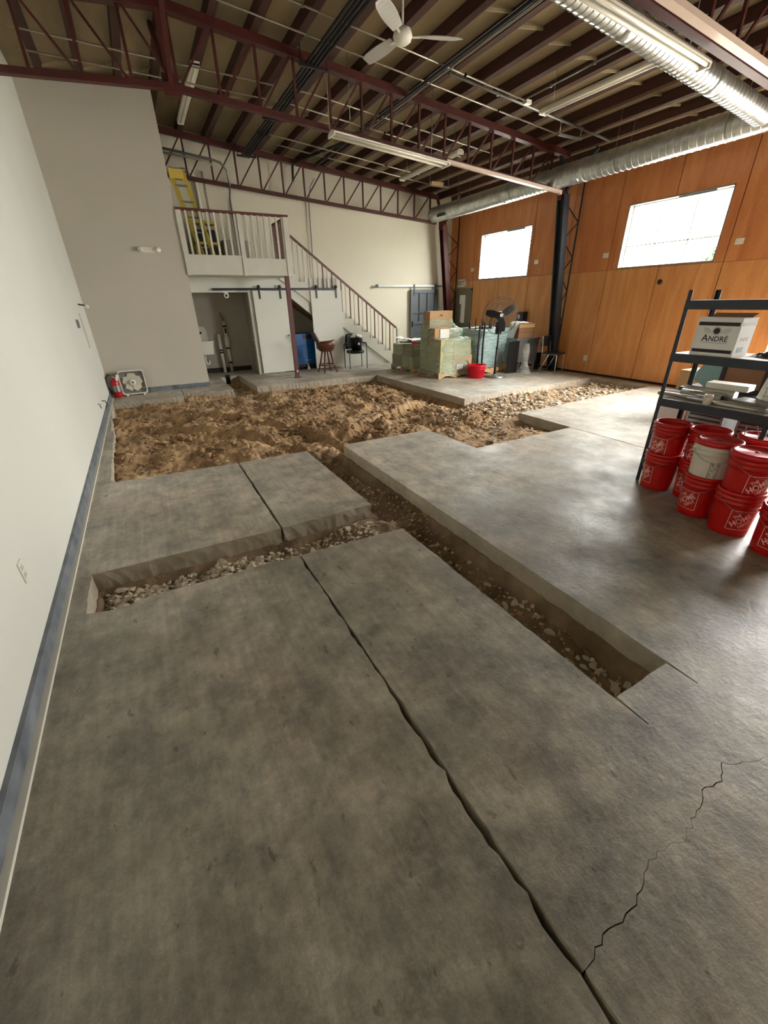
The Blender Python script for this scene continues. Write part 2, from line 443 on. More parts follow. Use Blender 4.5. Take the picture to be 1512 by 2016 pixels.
JX = .672; J2 = 5.255
crack = [(.69, .130), (.80, .155), (.93, .150), (1.05, .185), (1.15, .20), (1.26, .17), (1.40, .205), (1.52, .235), (1.60, .215),
         (1.68, .255), (1.78, .20), (1.87, .175), (2.0, .20), (2.2, .17), (2.6, .24), (3.1, .20), (3.8, .28), (4.5, .22), (J2-.008, .27)]
_c = []
for (a, b) in zip(crack[:-1], crack[1:]):
    k = max(2, int(math.hypot(b[0]-a[0], b[1]-a[1])/.022))
    _c += [(a[0]+(b[0]-a[0])*i/k, a[1]+(b[1]-a[1])*i/k + (random.uniform(-.010, .010) if i else 0)) for i in range(k)]
crack = _c + [crack[-1]]
crk2 = [(x, y-.0022-.0015*math.sin(9*x)) for x, y in crack]
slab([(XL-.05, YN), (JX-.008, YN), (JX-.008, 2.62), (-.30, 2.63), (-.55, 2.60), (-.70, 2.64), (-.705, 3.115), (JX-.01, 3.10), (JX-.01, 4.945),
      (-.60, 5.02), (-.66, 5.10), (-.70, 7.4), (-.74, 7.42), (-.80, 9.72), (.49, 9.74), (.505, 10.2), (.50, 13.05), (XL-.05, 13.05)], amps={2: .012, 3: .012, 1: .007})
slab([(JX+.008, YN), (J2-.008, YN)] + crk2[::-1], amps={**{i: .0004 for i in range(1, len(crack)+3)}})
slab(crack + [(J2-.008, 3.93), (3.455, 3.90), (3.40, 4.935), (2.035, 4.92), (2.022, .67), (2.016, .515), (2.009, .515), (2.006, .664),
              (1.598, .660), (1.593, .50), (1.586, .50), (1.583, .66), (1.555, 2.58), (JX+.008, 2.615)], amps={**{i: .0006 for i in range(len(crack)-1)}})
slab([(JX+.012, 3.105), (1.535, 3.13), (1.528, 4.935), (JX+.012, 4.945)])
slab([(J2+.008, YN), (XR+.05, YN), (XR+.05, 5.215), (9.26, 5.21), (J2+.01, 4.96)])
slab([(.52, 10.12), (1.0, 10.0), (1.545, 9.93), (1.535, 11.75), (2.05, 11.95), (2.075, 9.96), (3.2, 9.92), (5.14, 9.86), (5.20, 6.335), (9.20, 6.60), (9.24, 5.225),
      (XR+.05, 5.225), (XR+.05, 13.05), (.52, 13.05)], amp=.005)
struct(MB().box(XL-.2, XR+.2, YN-.2, YF+.2, -.60, -.42).build('ground_subbase', 'gap'))
for q_ in ((XL-.2, XL, YN, YF+.2), (XL, XR+.2, YF, YF+.2), (XR, XR+.2, YN, YF), (XL, XR+.2, YN-.2, YN)):
    struct(MB().box(q_[0], q_[1], q_[2], q_[3], -.42, -.2).build('foundation', 'concrete_edge'))
# saw marks: shallow cut line across the left strip
# ---- soil
def vnoise(x, y, f, seed):
    r = np.random.default_rng(seed); T = r.random((256, 256))
    X = x*f; Y = y*f; i = np.floor(X).astype(int); j = np.floor(Y).astype(int)
    u = X-i; v = Y-j; u = u*u*(3-2*u); v = v*v*(3-2*v)
    a = T[i % 256, j % 256]; b = T[(i+1) % 256, j % 256]; c = T[i % 256, (j+1) % 256]; d = T[(i+1) % 256, (j+1) % 256]
    return (a*(1-u)*(1-v)+b*u*(1-v)+c*(1-u)*v+d*u*v)*2-1
def sstep(a, b, x):
    t = np.clip((x-a)/(b-a), 0, 1); return t*t*(3-2*t)
def soil_h(x, y):
    x = np.asarray(x, float); y = np.asarray(y, float)
    main = -.15 + .075*vnoise(x+3, y, 1.3, 1) + .055*vnoise(x, y+1, 3.1, 2)
    main = main + .06*np.exp(-((x-3.3)**2+(y-8.9)**2)/1.6) - .03*np.exp(-((x+.2)**2+(y-7.6)**2)/.8) + .04*np.exp(-((x-.2)**2+(y-5.6)**2)/.5)
    # clods and ruts
    cl = vnoise(x, y, 5.5, 3); main = main + .03*np.sign(cl)*np.abs(cl)**.6 + .030*np.abs(vnoise(x, y, 11, 4)) + .022*np.abs(vnoise(x+y*.3, y, 21, 44)) - .02
    # tyre ruts, curved, with lug pattern
    for (cx, cy_, R, w) in ((-3.0, 4.2, 4.6, .13), (-3.0, 4.2, 5.3, .13), (6.2, 2.2, 5.0, .14), (2.0, 12.4, 5.6, .13), (1.2, 13.2, 7.2, .12)):
        rr = np.hypot(x-cx, y-cy_); an = np.arctan2(y-cy_, x-cx)
        m = np.exp(-((rr-R)/w)**2*1.5)
        lug = np.sin(an*R*2*PI/.085 + np.abs(rr-R)*18)
        main = main - .05*m + .016*m*lug + .035*np.exp(-((rr-R-w*1.35)/.05)**2)
    ea = -.115 + .03*vnoise(x, y, 2.4, 5) + .02*vnoise(x, y, 9, 6)
    h = main*(1-sstep(4.6, 5.4, x)) + ea*sstep(4.6, 5.4, x)
    # corner dip along slab A
    h = h - .05*np.exp(-((x-5.05)/.15)**2)*(y > 6.2)
    # near pocket by the notch
    notch = -.12 + .03*vnoise(x, y, 3, 7) + .02*vnoise(x, y, 10, 8)
    h = np.where((y < 4.95) & (x > 3.2), notch, h)
    # south trench
    tr = -.24 + .05*vnoise(x, y, 2.2, 9) + .02*vnoise(x, y, 8, 10)
    tr = tr + .15*np.exp(-((y-3.15)/.42)**2) * (.6+.4*sstep(1.5, 1.9, x))
    tr = tr + .08*np.exp(-((x-1.55)/.12)**2)*(y < 3.0)*(y > 1.6)
    lug = np.sin(y*2*PI/.075 + 6*np.abs(x-1.8)); m = np.exp(-((y-2.9)/.6)**2)*np.exp(-((x-1.82)/.14)**2)
    tr = tr + .02*m*lug
    k = sstep(4.55, 5.1, y)
    inS = (x > 1.40) & (x < 2.2) & (y < 5.2)
    h = np.where(inS, tr*(1-k)+h*k, h)
    # west trench
    tw = -.185 + .035*vnoise(x, y, 4, 11) + .018*vnoise(x, y, 11, 12) + .10*sstep(.75, 1.5, x) - .03*np.exp(-((x-.9)/.2)**2)
    tw = tw + .07*np.exp(-((y-2.62)/.06)**2)*(x > .5)
    kk = sstep(1.35, 1.6, x)
    inW = (y < 3.4) & (y > 2.4) & (x < 1.62)
    h = np.where(inW, tw*(1-kk)+tr*kk, h)
    # north trench
    tn = -.24 + .05*vnoise(x, y, 3, 13) + .03*vnoise(x, y, 9, 14)
    kn = sstep(9.6, 10.2, y); h = np.where((y > 9.5) & (x > 1.3) & (x < 2.3), h*(1-kn)+tn*kn, h)
    # far-left corner drops against the strip
    h = h - .035*np.clip(vnoise(x, y, 3.7, 31)-.45, 0, 1)*2 + .008*vnoise(x, y, 30, 15) + .007*vnoise(x, y, 48, 16)
    return np.where((y > 5.4) & (x < 5.3) & (y < 9.4), np.minimum(h, .03), np.minimum(h, -.035))
rects = [(-.84, 5.3, 4.85, 10.15), (5.1, 9.38, 4.85, 6.75), (3.30, 5.40, 3.80, 4.95), (1.45, 2.15, .55, 4.95), (-.80, 1.60, 2.50, 3.22), (1.45, 2.2, 9.9, 12.05)]
st = .02
nx = int(10.4/st); ny = int(11.7/st); X0, Y0 = -.96, .5
gx, gy = np.meshgrid(X0+np.arange(nx+1)*st, Y0+np.arange(ny+1)*st, indexing='ij')
mask = np.zeros_like(gx, bool)
for a, b, c, d in rects: mask |= (gx >= a) & (gx <= b) & (gy >= c) & (gy <= d)
H_ = soil_h(gx, gy)
# hold soil below slab undersides
def in_open(x, y):
    m = np.zeros_like(x, bool)
    for a, b, c, d in [(-.78, 5.13, 5.04, 9.70), (.55, 5.12, 9.0, 9.88), (5.1, 9.22, 5.06, 6.33), (6.5, 9.2, 6.2, 6.52), (3.48, 5.23, 3.95, 5.1), (1.60, 1.99, .69, 5.2), (-.67, 1.7, 2.66, 3.09), (1.57, 2.03, 9.7, 11.8)]:
        m |= (x >= a) & (x <= b) & (y >= c) & (y <= d)
    return m
op = in_open(gx, gy)
# one cell of grace so that faces lean on the slab edge
H_ = np.where(op, H_, -TH+.012)
idx = -np.ones(gx.shape, int); idx[mask] = np.arange(mask.sum())
V = np.stack([gx[mask], gy[mask], H_[mask]], 1)
q = mask[:-1, :-1] & mask[1:, :-1] & mask[1:, 1:] & mask[:-1, 1:]
F = np.stack([idx[:-1, :-1][q], idx[1:, :-1][q], idx[1:, 1:][q], idx[:-1, 1:][q]], 1)
me = bpy.data.meshes.new('soil'); me.vertices.add(len(V)); me.vertices.foreach_set('co', V.ravel())
me.loops.add(len(F)*4); me.loops.foreach_set('vertex_index', F.ravel())
me.polygons.add(len(F)); me.polygons.foreach_set('loop_start', np.arange(0, len(F)*4, 4)); me.polygons.foreach_set('loop_total', np.full(len(F), 4))
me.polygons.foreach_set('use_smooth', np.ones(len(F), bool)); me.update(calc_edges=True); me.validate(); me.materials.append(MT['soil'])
soil = bpy.data.objects.new('soil_bed', me); col.objects.link(soil)
tag(soil, 'churned brown soil with tyre ruts filling the pit and trenches cut through the slab', 'soil', kind='stuff')

# stones lying on the soil
def stone_mesh(seed, flat=1.0):
    r = random.Random(seed); mb = MB()
    n = 7; vs = []
    for i in range(14):
        a = r.uniform(0, 2*PI); z = r.uniform(-1, 1); k = math.sqrt(1-z*z)
        vs.append(Vector((k*math.cos(a), k*math.sin(a)*r.uniform(.7, 1), z*flat*.7))*r.uniform(.8, 1))
    import bmesh
    bm = bmesh.new(); [bm.verts.new(v) for v in vs]
    res = bmesh.ops.convex_hull(bm, input=bm.verts)
    bmesh.ops.delete(bm, geom=[v for v in bm.verts if not v.link_faces], context='VERTS')
    bmesh.ops.recalc_face_normals(bm, faces=bm.faces)
    me = bpy.data.meshes.new('stone'); bm.to_mesh(me); bm.free(); me.materials.append(MT['stone']); return me
SM = [stone_mesh(s, 1 if s < 6 else .5) for s in range(12)]
def put_stone(x, y, s, flat=False):
    m = SM[random.randrange(6, 12) if flat else random.randrange(0, 9)]
    o = bpy.data.objects.new('stone', m); col.objects.link(o); o.parent = soil
    z = float(soil_h(x, y)) + s*.22
    o.location = (x, y, z); o.scale = (s*random.uniform(.7, 1.1), s*random.uniform(.6, 1), s*random.uniform(.5, .9))
    o.rotation_euler = (random.uniform(-.6, .6), random.uniform(-.6, .6), random.uniform(0, 2*PI))
nst = 0
def scatter(n, x0, x1, y0, y1, s0, s1, flat=False, p=1):
    for _ in range(n): put_stone(random.uniform(x0, x1), random.uniform(y0, y1), s0+(s1-s0)*random.random()**p, flat)
scatter(120, -.64, .45, 2.70, 3.06, .026, .062)
scatter(20, .45, 1.4, 2.72, 3.06, .02, .055)
scatter(22, 1.64, 1.96, .74, 1.05, .02, .045)
scatter(24, 1.78, 1.97, 1.05, 2.6, .015, .045)
scatter(12, 1.64, 1.94, 3.7, 4.8, .02, .05)
scatter(70, 5.3, 9.1, 5.15, 6.4, .05, .11, True)
scatter(25, 3.6, 5.1, 4.1, 5.0, .03, .07, True)
scatter(15, 1.6, 2.0, 9.9, 11.2, .05, .10, True)
put_stone(-.42, 5.75, .06, True); put_stone(-.36, 5.7, .05, True)
# the small rubble, too many to pick apart
vs = []; fs = []
sv = [[tuple(v.co) for v in m.vertices] for m in SM]; sf = [[tuple(p.vertices) for p in m.polygons] for m in SM]
def bulk(n, x0, x1, y0, y1, s0, s1):
    for _ in range(n):
        x = random.uniform(x0, x1); y = random.uniform(y0, y1)
        k = random.randrange(12); s = s0+(s1-s0)*random.random()**2
        R_ = Euler((random.uniform(-.7, .7), random.uniform(-.7, .7), random.uniform(0, 6.28))).to_matrix()
        z = float(soil_h(x, y)) + s*.15; b = len(vs)
        for v in sv[k]:
            w = R_ @ Vector(v); vs.append((x+w.x*s, y+w.y*s, z+w.z*s*.8))
        fs.extend([tuple(i+b for i in f) for f in sf[k]])
bulk(700, -.70, 5.1, 5.1, 9.7, .008, .035); bulk(1300, 5.2, 9.2, 5.1, 6.45, .015, .07); bulk(250, 4.2, 5.6, 5.0, 6.2, .01, .05); bulk(350, 3.5, 5.2, 3.98, 5.1, .01, .04)
bulk(900, -.66, .6, 2.68, 3.07, .008, .035); bulk(350, .5, 1.5, 2.68, 3.07, .006, .03); bulk(450, 1.6, 2.0, .7, 4.9, .005, .022); bulk(150, 1.58, 2.04, 9.7, 11.7, .015, .05)
bulk(200, .6, 3.0, 8.6, 9.8, .012, .04)
me = bpy.data.meshes.new('rubble'); me.from_pydata(vs, [], fs); me.materials.append(MT['stone'])
rb = bpy.data.objects.new('rubble', me); col.objects.link(rb); rb.parent = soil; rb['kind'] = 'stuff'

# soil clods
vs = []; fs = []
bulk(2600, -.74, 5.1, 5.1, 9.7, .012, .055); bulk(500, 1.6, 2.0, .8, 5.0, .01, .035); bulk(400, 5.0, 7.0, 5.1, 6.4, .012, .05)
for (hx, hy) in ((.6, 5.9), (1.9, 6.6), (2.9, 5.7), (3.8, 6.5), (1.1, 7.7), (2.6, 8.0), (4.2, 7.8), (.0, 6.9), (3.4, 9.2), (4.6, 9.0), (4.9, 5.7)):
    bulk(60, hx-.3, hx+.3, hy-.2, hy+.2, .03, .10)
me = bpy.data.meshes.new('clods'); me.from_pydata(vs, [], fs); me.materials.append(MT['clod'])
cb_ = bpy.data.objects.new('soil_clods', me); col.objects.link(cb_); cb_.parent = soil; cb_['kind'] = 'stuff'

# ---- walls
WT = .2
ztop = lambda x: zdeck(x)
def wall(name, boxes, m):
    mb = MB()
    for b in boxes: mb.box(*b)
    return struct(mb.build(name, m))
wall('wall_left', [(XL-WT, XL, YN, YF, -.2, zdeck(XL))], 'wall_white')
# far wall follows the roof slope
mb = MB(); mb.poly([(XL-WT, -.2), (XR, -.2), (XR, zdeck(XR)), (1.13, zdeck(1.13)), (XL-WT, zdeck(XL-WT))], WT, 'y', YF)
struct(mb.build('wall_far', 'wall_far'))
# near wall, behind the camera
mb = MB(); mb.box(XL-WT, XR+WT, YN-WT, YN, -.2, 5.4)
struct(mb.build('wall_near', 'wall_white'))
# right wall core with openings
Zr = zdeck(XR)
wr = sempty('wall_right', (XR, 0, 0))
mb = MB(); X1 = XR+.02; X2 = XR+WT
def rw(y0, y1, z0, z1): mb.box(X1, X2, y0, y1, z0, z1)
rw(YN-WT, GD[0], -.2, Zr); rw(GD[0], GD[1], GD[2], Zr); rw(GD[0], GD[1], -.2, 0)
rw(GD[1], WN[0][0], -.2, Zr); rw(WN[0][0], WN[0][1], -.2, WN[0][2]); rw(WN[0][0], WN[0][1], WN[0][3], Zr)
rw(WN[0][1], WN[1][0], -.2, Zr); rw(WN[1][0], WN[1][1], -.2, WN[1][2]); rw(WN[1][0], WN[1][1], WN[1][3], Zr)
rw(WN[1][1], YF+WT, -.2, Zr)
mb.build('wall_core', 'gap', wr)
# plywood panels, each its own sheet, cut round the openings
def panel(y0, y1, z0, z1, m):
    """sheet minus window rectangles, as a single mesh"""
    segs = [(y0, y1, z0, z1)]
    for (a, b, c, d) in WN + [(GD[0], GD[1], 0, GD[2]), (11.60, 12.55, 0, 2.02)]:
        out = []
        for (p, q_, r, s) in segs:
            if q_ <= a or p >= b or s <= c or r >= d: out.append((p, q_, r, s)); continue
            if p < a: out.append((p, a, r, s))
            if q_ > b: out.append((b, q_, r, s))
            pp, qq = max(p, a), min(q_, b)
            if r < c: out.append((pp, qq, r, c))
            if s > d: out.append((pp, qq, d, s))
        segs = out
    if not segs: return
    mb = MB()
    for s in segs: mb.box(XR, XR+.02, s[0], s[1], s[2], s[3])
    mb.build('panel', m, wr)
ys = [4.66 + 1.161*k for k in range(-9, 8)]
ys = [y for y in ys if y < YF] + [YF]
ys[0] = YN
for a, b in zip(ys[:-1], ys[1:]):
    panel(a+.007, b-.007, .05, 2.232, 'ply'); panel(a+.007, b-.007, 2.238, Zr-.02, 'ply_up')
# windows
for k, (a, b, c, d) in enumerate(WN):
    w = sempty('window_%d' % (k+1), (XR, (a+b)/2, c))
    mb = MB(); t = .035
    mb.box(XR-.004, XR+WT, a-.002, a+.02, c, d); mb.box(XR-.004, XR+WT, b-.02, b+.002, c, d)
    mb.box(XR-.004, XR+WT, a, b, c-.002, c+.02); mb.box(XR-.004, XR+WT, a, b, d-.02, d+.002)
    mb.build('window_reveal', 'grille', w)
    mb = MB(); xf = XR+.13
    mb.box(xf, xf+.04, a, a+t, c, d); mb.box(xf, xf+.04, b-t, b, c, d); mb.box(xf, xf+.04, a, b, c, c+t); mb.box(xf, xf+.04, a, b, d-t, d)
    mb.build('window_frame', 'white_metal', w)
    ym = [a+(b-a)*i/3 for i in (1, 2)]
    zm = c+(d-c)*.36
    for y in ym: MB().box(xf+.005, xf+.035, y-.01, y+.01, c+t, d-t).build('glazing_bar', 'white_metal', w)
    MB().box(xf+.005, xf+.035, a+t, b-t, zm-.01, zm+.01).build('glazing_bar', 'white_metal', w)
    for i in range(3):
        for (p, q_) in ((c, zm), (zm, d)):
            MB().box(xf+.015, xf+.02, a+(b-a)*i/3+.012, a+(b-a)*(i+1)/3-.012, p+.012, q_-.012).build('pane', 'glass', w)
    # small hopper sash pushed open, latch bar
    mb = MB(); mb.beam((xf-.01, a+.78, zm+.02), (xf-.01, a+1.12, zm+.02), .014, .014); mb.beam((xf-.01, a+.78, zm+.02), (xf-.02, a+.76, zm+.17), .012, .012)
    mb.build('sash_stay', 'dark_steel', w)
    mb = MB(); mb.beam((XR+.03, a+.30, d-.035), (XR+.03, a+.95, d-.035), .02, .03); mb.build('blind_rail', 'grille', w)

# partition (box) wall and its return, with top
YB = 10.65; XB = 1.15; ZB = 5.13
mb = MB(); mb.box(XL, XB, YB, YB+.12, 0, ZB); mb.box(XB-.12, XB, YB+.12, 11.72, 0, ZB)
struct(mb.build('wall_partition', 'greige'))
# alcove: back is the far wall; side walls and lintel, under-balcony wall
YS = 11.80
mb = MB()
mb.box(1.15, 3.48, YS, YS+.1, 1.955, 2.27)            # lintel over alcove and first door
mb.box(2.66, 3.30, YS, YS+.1, 0, 1.955)              # behind the first door
# triangular cut under the stair: wall piece above the diagonal
mb.poly([(3.48, 1.965), (4.75, .98), (4.95, .98), (4.95, 2.27), (3.48, 2.27)], .1, 'y', YS)
mb.poly([(4.95, 0), (6.92, 0), (6.92, .16), (4.95, 1.60)], .1, 'y', YS)
struct(mb.build('wall_stair', 'wall_white'))
mb = MB(); mb.box(2.66, 2.76, YS+.1, YF, 0, 2.27); mb.box(-.1, 0, YB+.12, YF, 0, 2.27)
struct(mb.build('wall_alcove', 'alcove'))
MB().box(0, 1.15, 11.72, 11.80, 0, 2.27).build('wall_alcove_front', 'alcove')['kind'] = 'structure'
MB().box(0, 2.66, YF-.02, YF, 0, 2.27).build('wall_alcove_back', 'alcove')['kind'] = 'structure'
# door casing at the alcove's right edge
MB().box(2.58, 2.67, YS-.02, YS+.1, 0, 1.96).build('trim_1', 'trim_white')['kind'] = 'structure'
# baseboards
struct(MB().box(XL, XL+.022, YN, YB, 0, .105).build('baseboard_left', 'kerb'))
struct(MB().box(XL, XL+.05, YN, YB, 0, .018).build('trim_2', 'trim_white'))
struct(MB().box(XL+.02, XB+.004, YB-.018, YB, 0, .10).build('baseboard_partition', 'kerb'))
struct(MB().box(1.2, 2.6, YF-.04, YF-.02, 0, .12).build('baseboard_alcove', 'black'))
# vertical edge band and control strip up on the left wall

# ---- ceiling: deck, joists, trusses
ceil = sempty('ceiling', (1.13, 4, zdeck(1.13)))
mb = MB()
for xa, xb in ((XL-.4, 1.13), (1.13, XR+.4)):
    za, zb_ = zdeck(xa), zdeck(xb)
    p = [(xa, YN-.3, za), (xb, YN-.3, zb_), (xb, YF+.3, zb_), (xa, YF+.3, za)]
    mb.add(p + [(a, b, c+.08) for a, b, c in p], [(0,1,2,3), (4,5,6,7), (0,1,5,4), (1,2,6,5), (2,3,7,6), (3,0,4,7)])
mb.build('roof_deck', 'deck', ceil)
JS = [1.77+.552*k for k in range(-4, 15)]
for x in JS:
    zc = zt(x)+.05
    MB().box(x-.055, x+.055, YN, YF-.02, zc, zc+.152).build('joist', 'joist', ceil)
for x in JS[:-1]:
    for y in (1.3, 5.75, 10.2):
        MB().beam((x+.05, y, zt(x)+.07), (x+.5, y, zt(x+.55)+.18), .02, .03).build('joist_bridging', 'deck', ceil)
def truss(y, xs, xe, lab):
    t = thing('roof_truss', lab, 'roof truss', (1.13, y, zb(1.13)), group='roof trusses')
    xr = 1.13
    for a, b in ((xs, xr), (xr, xe)):
        if a >= b: continue
        MB().beam((a, y, zt(a)), (b, y, zt(b)), .13, .10).build('top_chord', 'truss', t)
        MB().beam((a, y, zb(a)), (b, y, zb(b)), .10, .07).build('bottom_chord', 'truss', t)
    ux = [x for x in JS if xs-.01 <= x <= xe]
    for x in ux:
        MB().beam((x, y, zb(x)), (x, y, zt(x)), .035, .035).build('upright', 'truss', t)
    for a, b in zip(ux[:-1], ux[1:]):
        if a >= xr-.1: MB().beam((a+.02, y, zb(a)), (b-.02, y, zt(b)), .028, .028).build('diagonal', 'truss', t)
        elif b <= xr+.1: MB().beam((b-.02, y, zb(b)), (a+.02, y, zt(a)), .028, .028).build('diagonal', 'truss', t)
    mb = MB(); mb.box(xr-.10, xr+.10, y-.03, y+.03, zb(xr)-.10, zb(xr)+.12); mb.beam((xr, y, zb(xr)), (xr, y, zt(xr)), .09, .09)
    mb.build('ridge_gusset', 'truss', t)
    for s in (-1, 1):
        MB().beam((xr, y, zb(xr)), (xr-.02, y+s*.85, zdeck(xr)-.05), .06, .06).build('knee_brace', 'truss', t)
    return t
YM, YR3, YN3 = 7.95, 12.45, 3.55
truss(YR3, 1.18, 8.62, 'oxide red steel lattice truss close against the far white wall')
truss(YM, XL+.01, 8.85, 'oxide red lattice truss across the middle bay, carrying the hanging strip lights')
truss(YN3, XL+.01, 8.85, 'oxide red lattice truss nearest the camera, above the spiral duct')
def frame_column(y, m, lab):
    t = thing('tapered_column', lab, 'column', (9.40, y, 0), group='tapered columns on the plywood wall')
    top = (8.88, y, 3.72); bot = (9.40, y, 0)
    mb = MB()
    for s in (-1, 1): mb.beam((bot[0], y+s*.085, 0), (top[0], y+s*.085, 3.72), .03, .17, (1,0,0))
    mb.beam(bot, top, .15, .02, (1,0,0)); mb.build('column_shaft', m, t)
    MB().box(9.24, 9.52, y-.14, y+.14, 0, .02).build('base_plate', m, t)
    MB().beam((9.49, y, .05), (9.49, y, 4.0), .02, .03).build('back_rod', m, t)
    f = lambda z: 9.40 - .52*z/3.72 + .08
    zz = [.55, .85, 1.15, 1.5, 1.85, 2.2, 2.55, 2.9, 3.25, 3.6]
    for i in range(len(zz)-1):
        a, b = zz[i], zz[i+1]
        p, q_ = ((f(a), y, a), (9.49, y, b)) if i % 2 else ((9.49, y, a), (f(b), y, b))
        MB().beam(p, q_, .016, .02).build('lacing_bar', m, t)
    mb = MB(); mb.box(8.74, 8.98, y-.03, y+.03, 3.62, 3.92); mb.build('gusset', 'truss', t)
    for q_ in ((8.62, y, zt(8.6)), (9.25, y, zt(9.2)-.02), (8.95, y+.65, zt(8.9)), (8.95, y-.65, zt(8.9))):
        MB().beam((8.90, y, 3.76), q_, .06, .06).build('head_brace', m, t)
    return t
frame_column(YM, 'dark_steel', 'blue black tapered lattice column between the two bright windows')
c2 = frame_column(YR3-.02, 'truss', 'oxide red tapered column at the far corner beside the grey barn door')

# ground and greenery outside
struct(MB().box(XR+WT, 60, -40, 60, -.3, -.05).build('ground_outside', 'asphalt'))
tr_ = thing('tree', 'leafy green tree outside the nearer window', 'tree', (17, 8.1, -.05))
MB().tube([(17, 8.1, -.05), (17.05, 8.1, 1.6), (17.0, 8.2, 2.8)], [.14, .11, .05]).build('trunk', 'bark', tr_)
lv = []; lf = []
for i in range(2200):
    a = random.uniform(0, 2*PI); z = random.uniform(-1, 1); r = random.random()**.4; k = math.sqrt(1-z*z)
    c = Vector((17+1.15*r*k*math.cos(a), 8.1+1.0*r*k*math.sin(a), 2.25+.95*r*z)); b = len(lv)
    R_ = Euler((random.uniform(0, 6), random.uniform(0, 6), random.uniform(0, 6))).to_matrix(); s = random.uniform(.05, .10)
    for p in ((-1, 0, 0), (0, -.45, 0), (1, 0, 0), (0, .45, 0)): lv.append(tuple(c + R_ @ Vector(p)*s))
    lf.append((b, b+1, b+2, b+3))
me = bpy.data.meshes.new('foliage'); me.from_pydata(lv, [], lf); me.materials.append(MT['leaf'])
o = bpy.data.objects.new('foliage', me); col.objects.link(o); o.parent = tr_; o.matrix_parent_inverse = Matrix.Translation(-Vector(tr_.location)); o['kind'] = 'stuff'
# ================================================================== BALCONY AND STAIR
bal = thing('balcony', 'white balcony platform with red brown handrail beside the tall partition', 'balcony', (2.28, YB, 2.26))
MB().box(1.15, 3.40, YB+.02, YF, 2.27, 2.55).build('platform', 'wall_white', bal)
MB().box(1.15, 3.40, YB-.02, YB+.02, 2.26, 2.585).build('fascia', 'trim_white', bal)
MB().box(3.40, 3.42, YB-.02, YS, 2.26, 2.585).build('fascia', 'trim_white', bal)
for x, w in ((1.20, .10), (2.36, .09), (3.36, .12)):
    MB().box(x-w/2, x+w/2, YB-.045, YB+.045, 2.25, 3.37).build('newel_post', 'trim_white', bal)
MB().box(1.24, 2.33, YB-.03, YB+.03, 2.585, 2.625).build('bottom_rail', 'trim_white', bal)
MB().box(1.15, 3.42, YB-.05, YB+.05, 3.37, 3.41).build('handrail', 'red_wood', bal)
for k in range(8): MB().box(1.24+.135*(k+.7)-.018, 1.24+.135*(k+.7)+.018, YB-.018, YB+.018, 2.6, 3.37).build('baluster', 'trim_white', bal)
for k in range(7): MB().box(2.40+.13*(k+.8)-.018, 2.40+.13*(k+.8)+.018, YB-.018, YB+.018, 2.58, 3.37).build('baluster', 'trim_white', bal)
for k in range(7): MB().box(3.33, 3.36, YB+.15+.14*k, YB+.175+.14*k, 2.55, 3.33).build('baluster', 'red_wood', bal, ).__setitem__('label', 'dark side baluster')
MB().box(3.32, 3.37, YB+.05, YS-.05, 3.33, 3.37).build('handrail', 'red_wood', bal)
post = thing('support_post', 'red brown square post holding up the balcony corner', 'post', (3.27, YB+.02, 0))
MB().box(3.225, 3.315, YB-.025, YB+.065, 0, 2.25).build('post_shaft', 'red_wood', post)
MB().box(3.19, 3.35, YB-.06, YB+.10, 0, .012).build('base_plate', 'red_wood', post)
MB().box(3.26, 3.29, YB-.028, YB-.024, .14, .18).build('paint_patch', 'paper', post)

NSTEP = 14; RISE = 2.55/NSTEP; RUN = .252; XS0 = 6.93   # bottom riser at x = 6.93
stair = thing('staircase', 'white staircase with red brown handrail rising left to the balcony', 'staircase', (XS0, YS, 0))
pts = [(XS0, 0)]
for i in range(NSTEP):
    pts.append((XS0-RUN*i, RISE*(i+1))); pts.append((XS0-RUN*(i+1), RISE*(i+1)))
xe = XS0-RUN*NSTEP
under = [(xe, 2.55-.30), (XS0-.32, 0)]
MB().poly(pts+under, .04, 'y', YS-.045).build('stringer', 'trim_white', stair)
for i in range(NSTEP):
    x = XS0-RUN*i
    MB().box(x-RUN, x+.02, YS, YF-.01, RISE*(i+1)-.03, RISE*(i+1)).build('tread', 'trim_white', stair)
    MB().box(x-.015, x, YS, YF-.01, RISE*i, RISE*(i+1)-.03).build('riser', 'trim_white', stair)
hz = lambda x: RISE*((XS0-x)/RUN) + .93 - .02
for i in range(NSTEP):
    for k in (.28, .78):
        x = XS0-RUN*(i+k)
        MB().box(x-.013, x+.013, YS-.04, YS-.014, RISE*(i+1), hz(x)).build('baluster', 'trim_white' if i > 9 else 'red_wood' if k < .5 else 'trim_white', stair)
MB().beam((XS0-.10, YS-.028, hz(XS0-.10)), (xe+.25, YS-.028, hz(xe+.25)), .055, .045).build('handrail', 'red_wood', stair)
MB().box(XS0-.08, XS0+.0, YS-.07, YS+.01, 0, .95).build('newel_post', 'trim_white', stair)

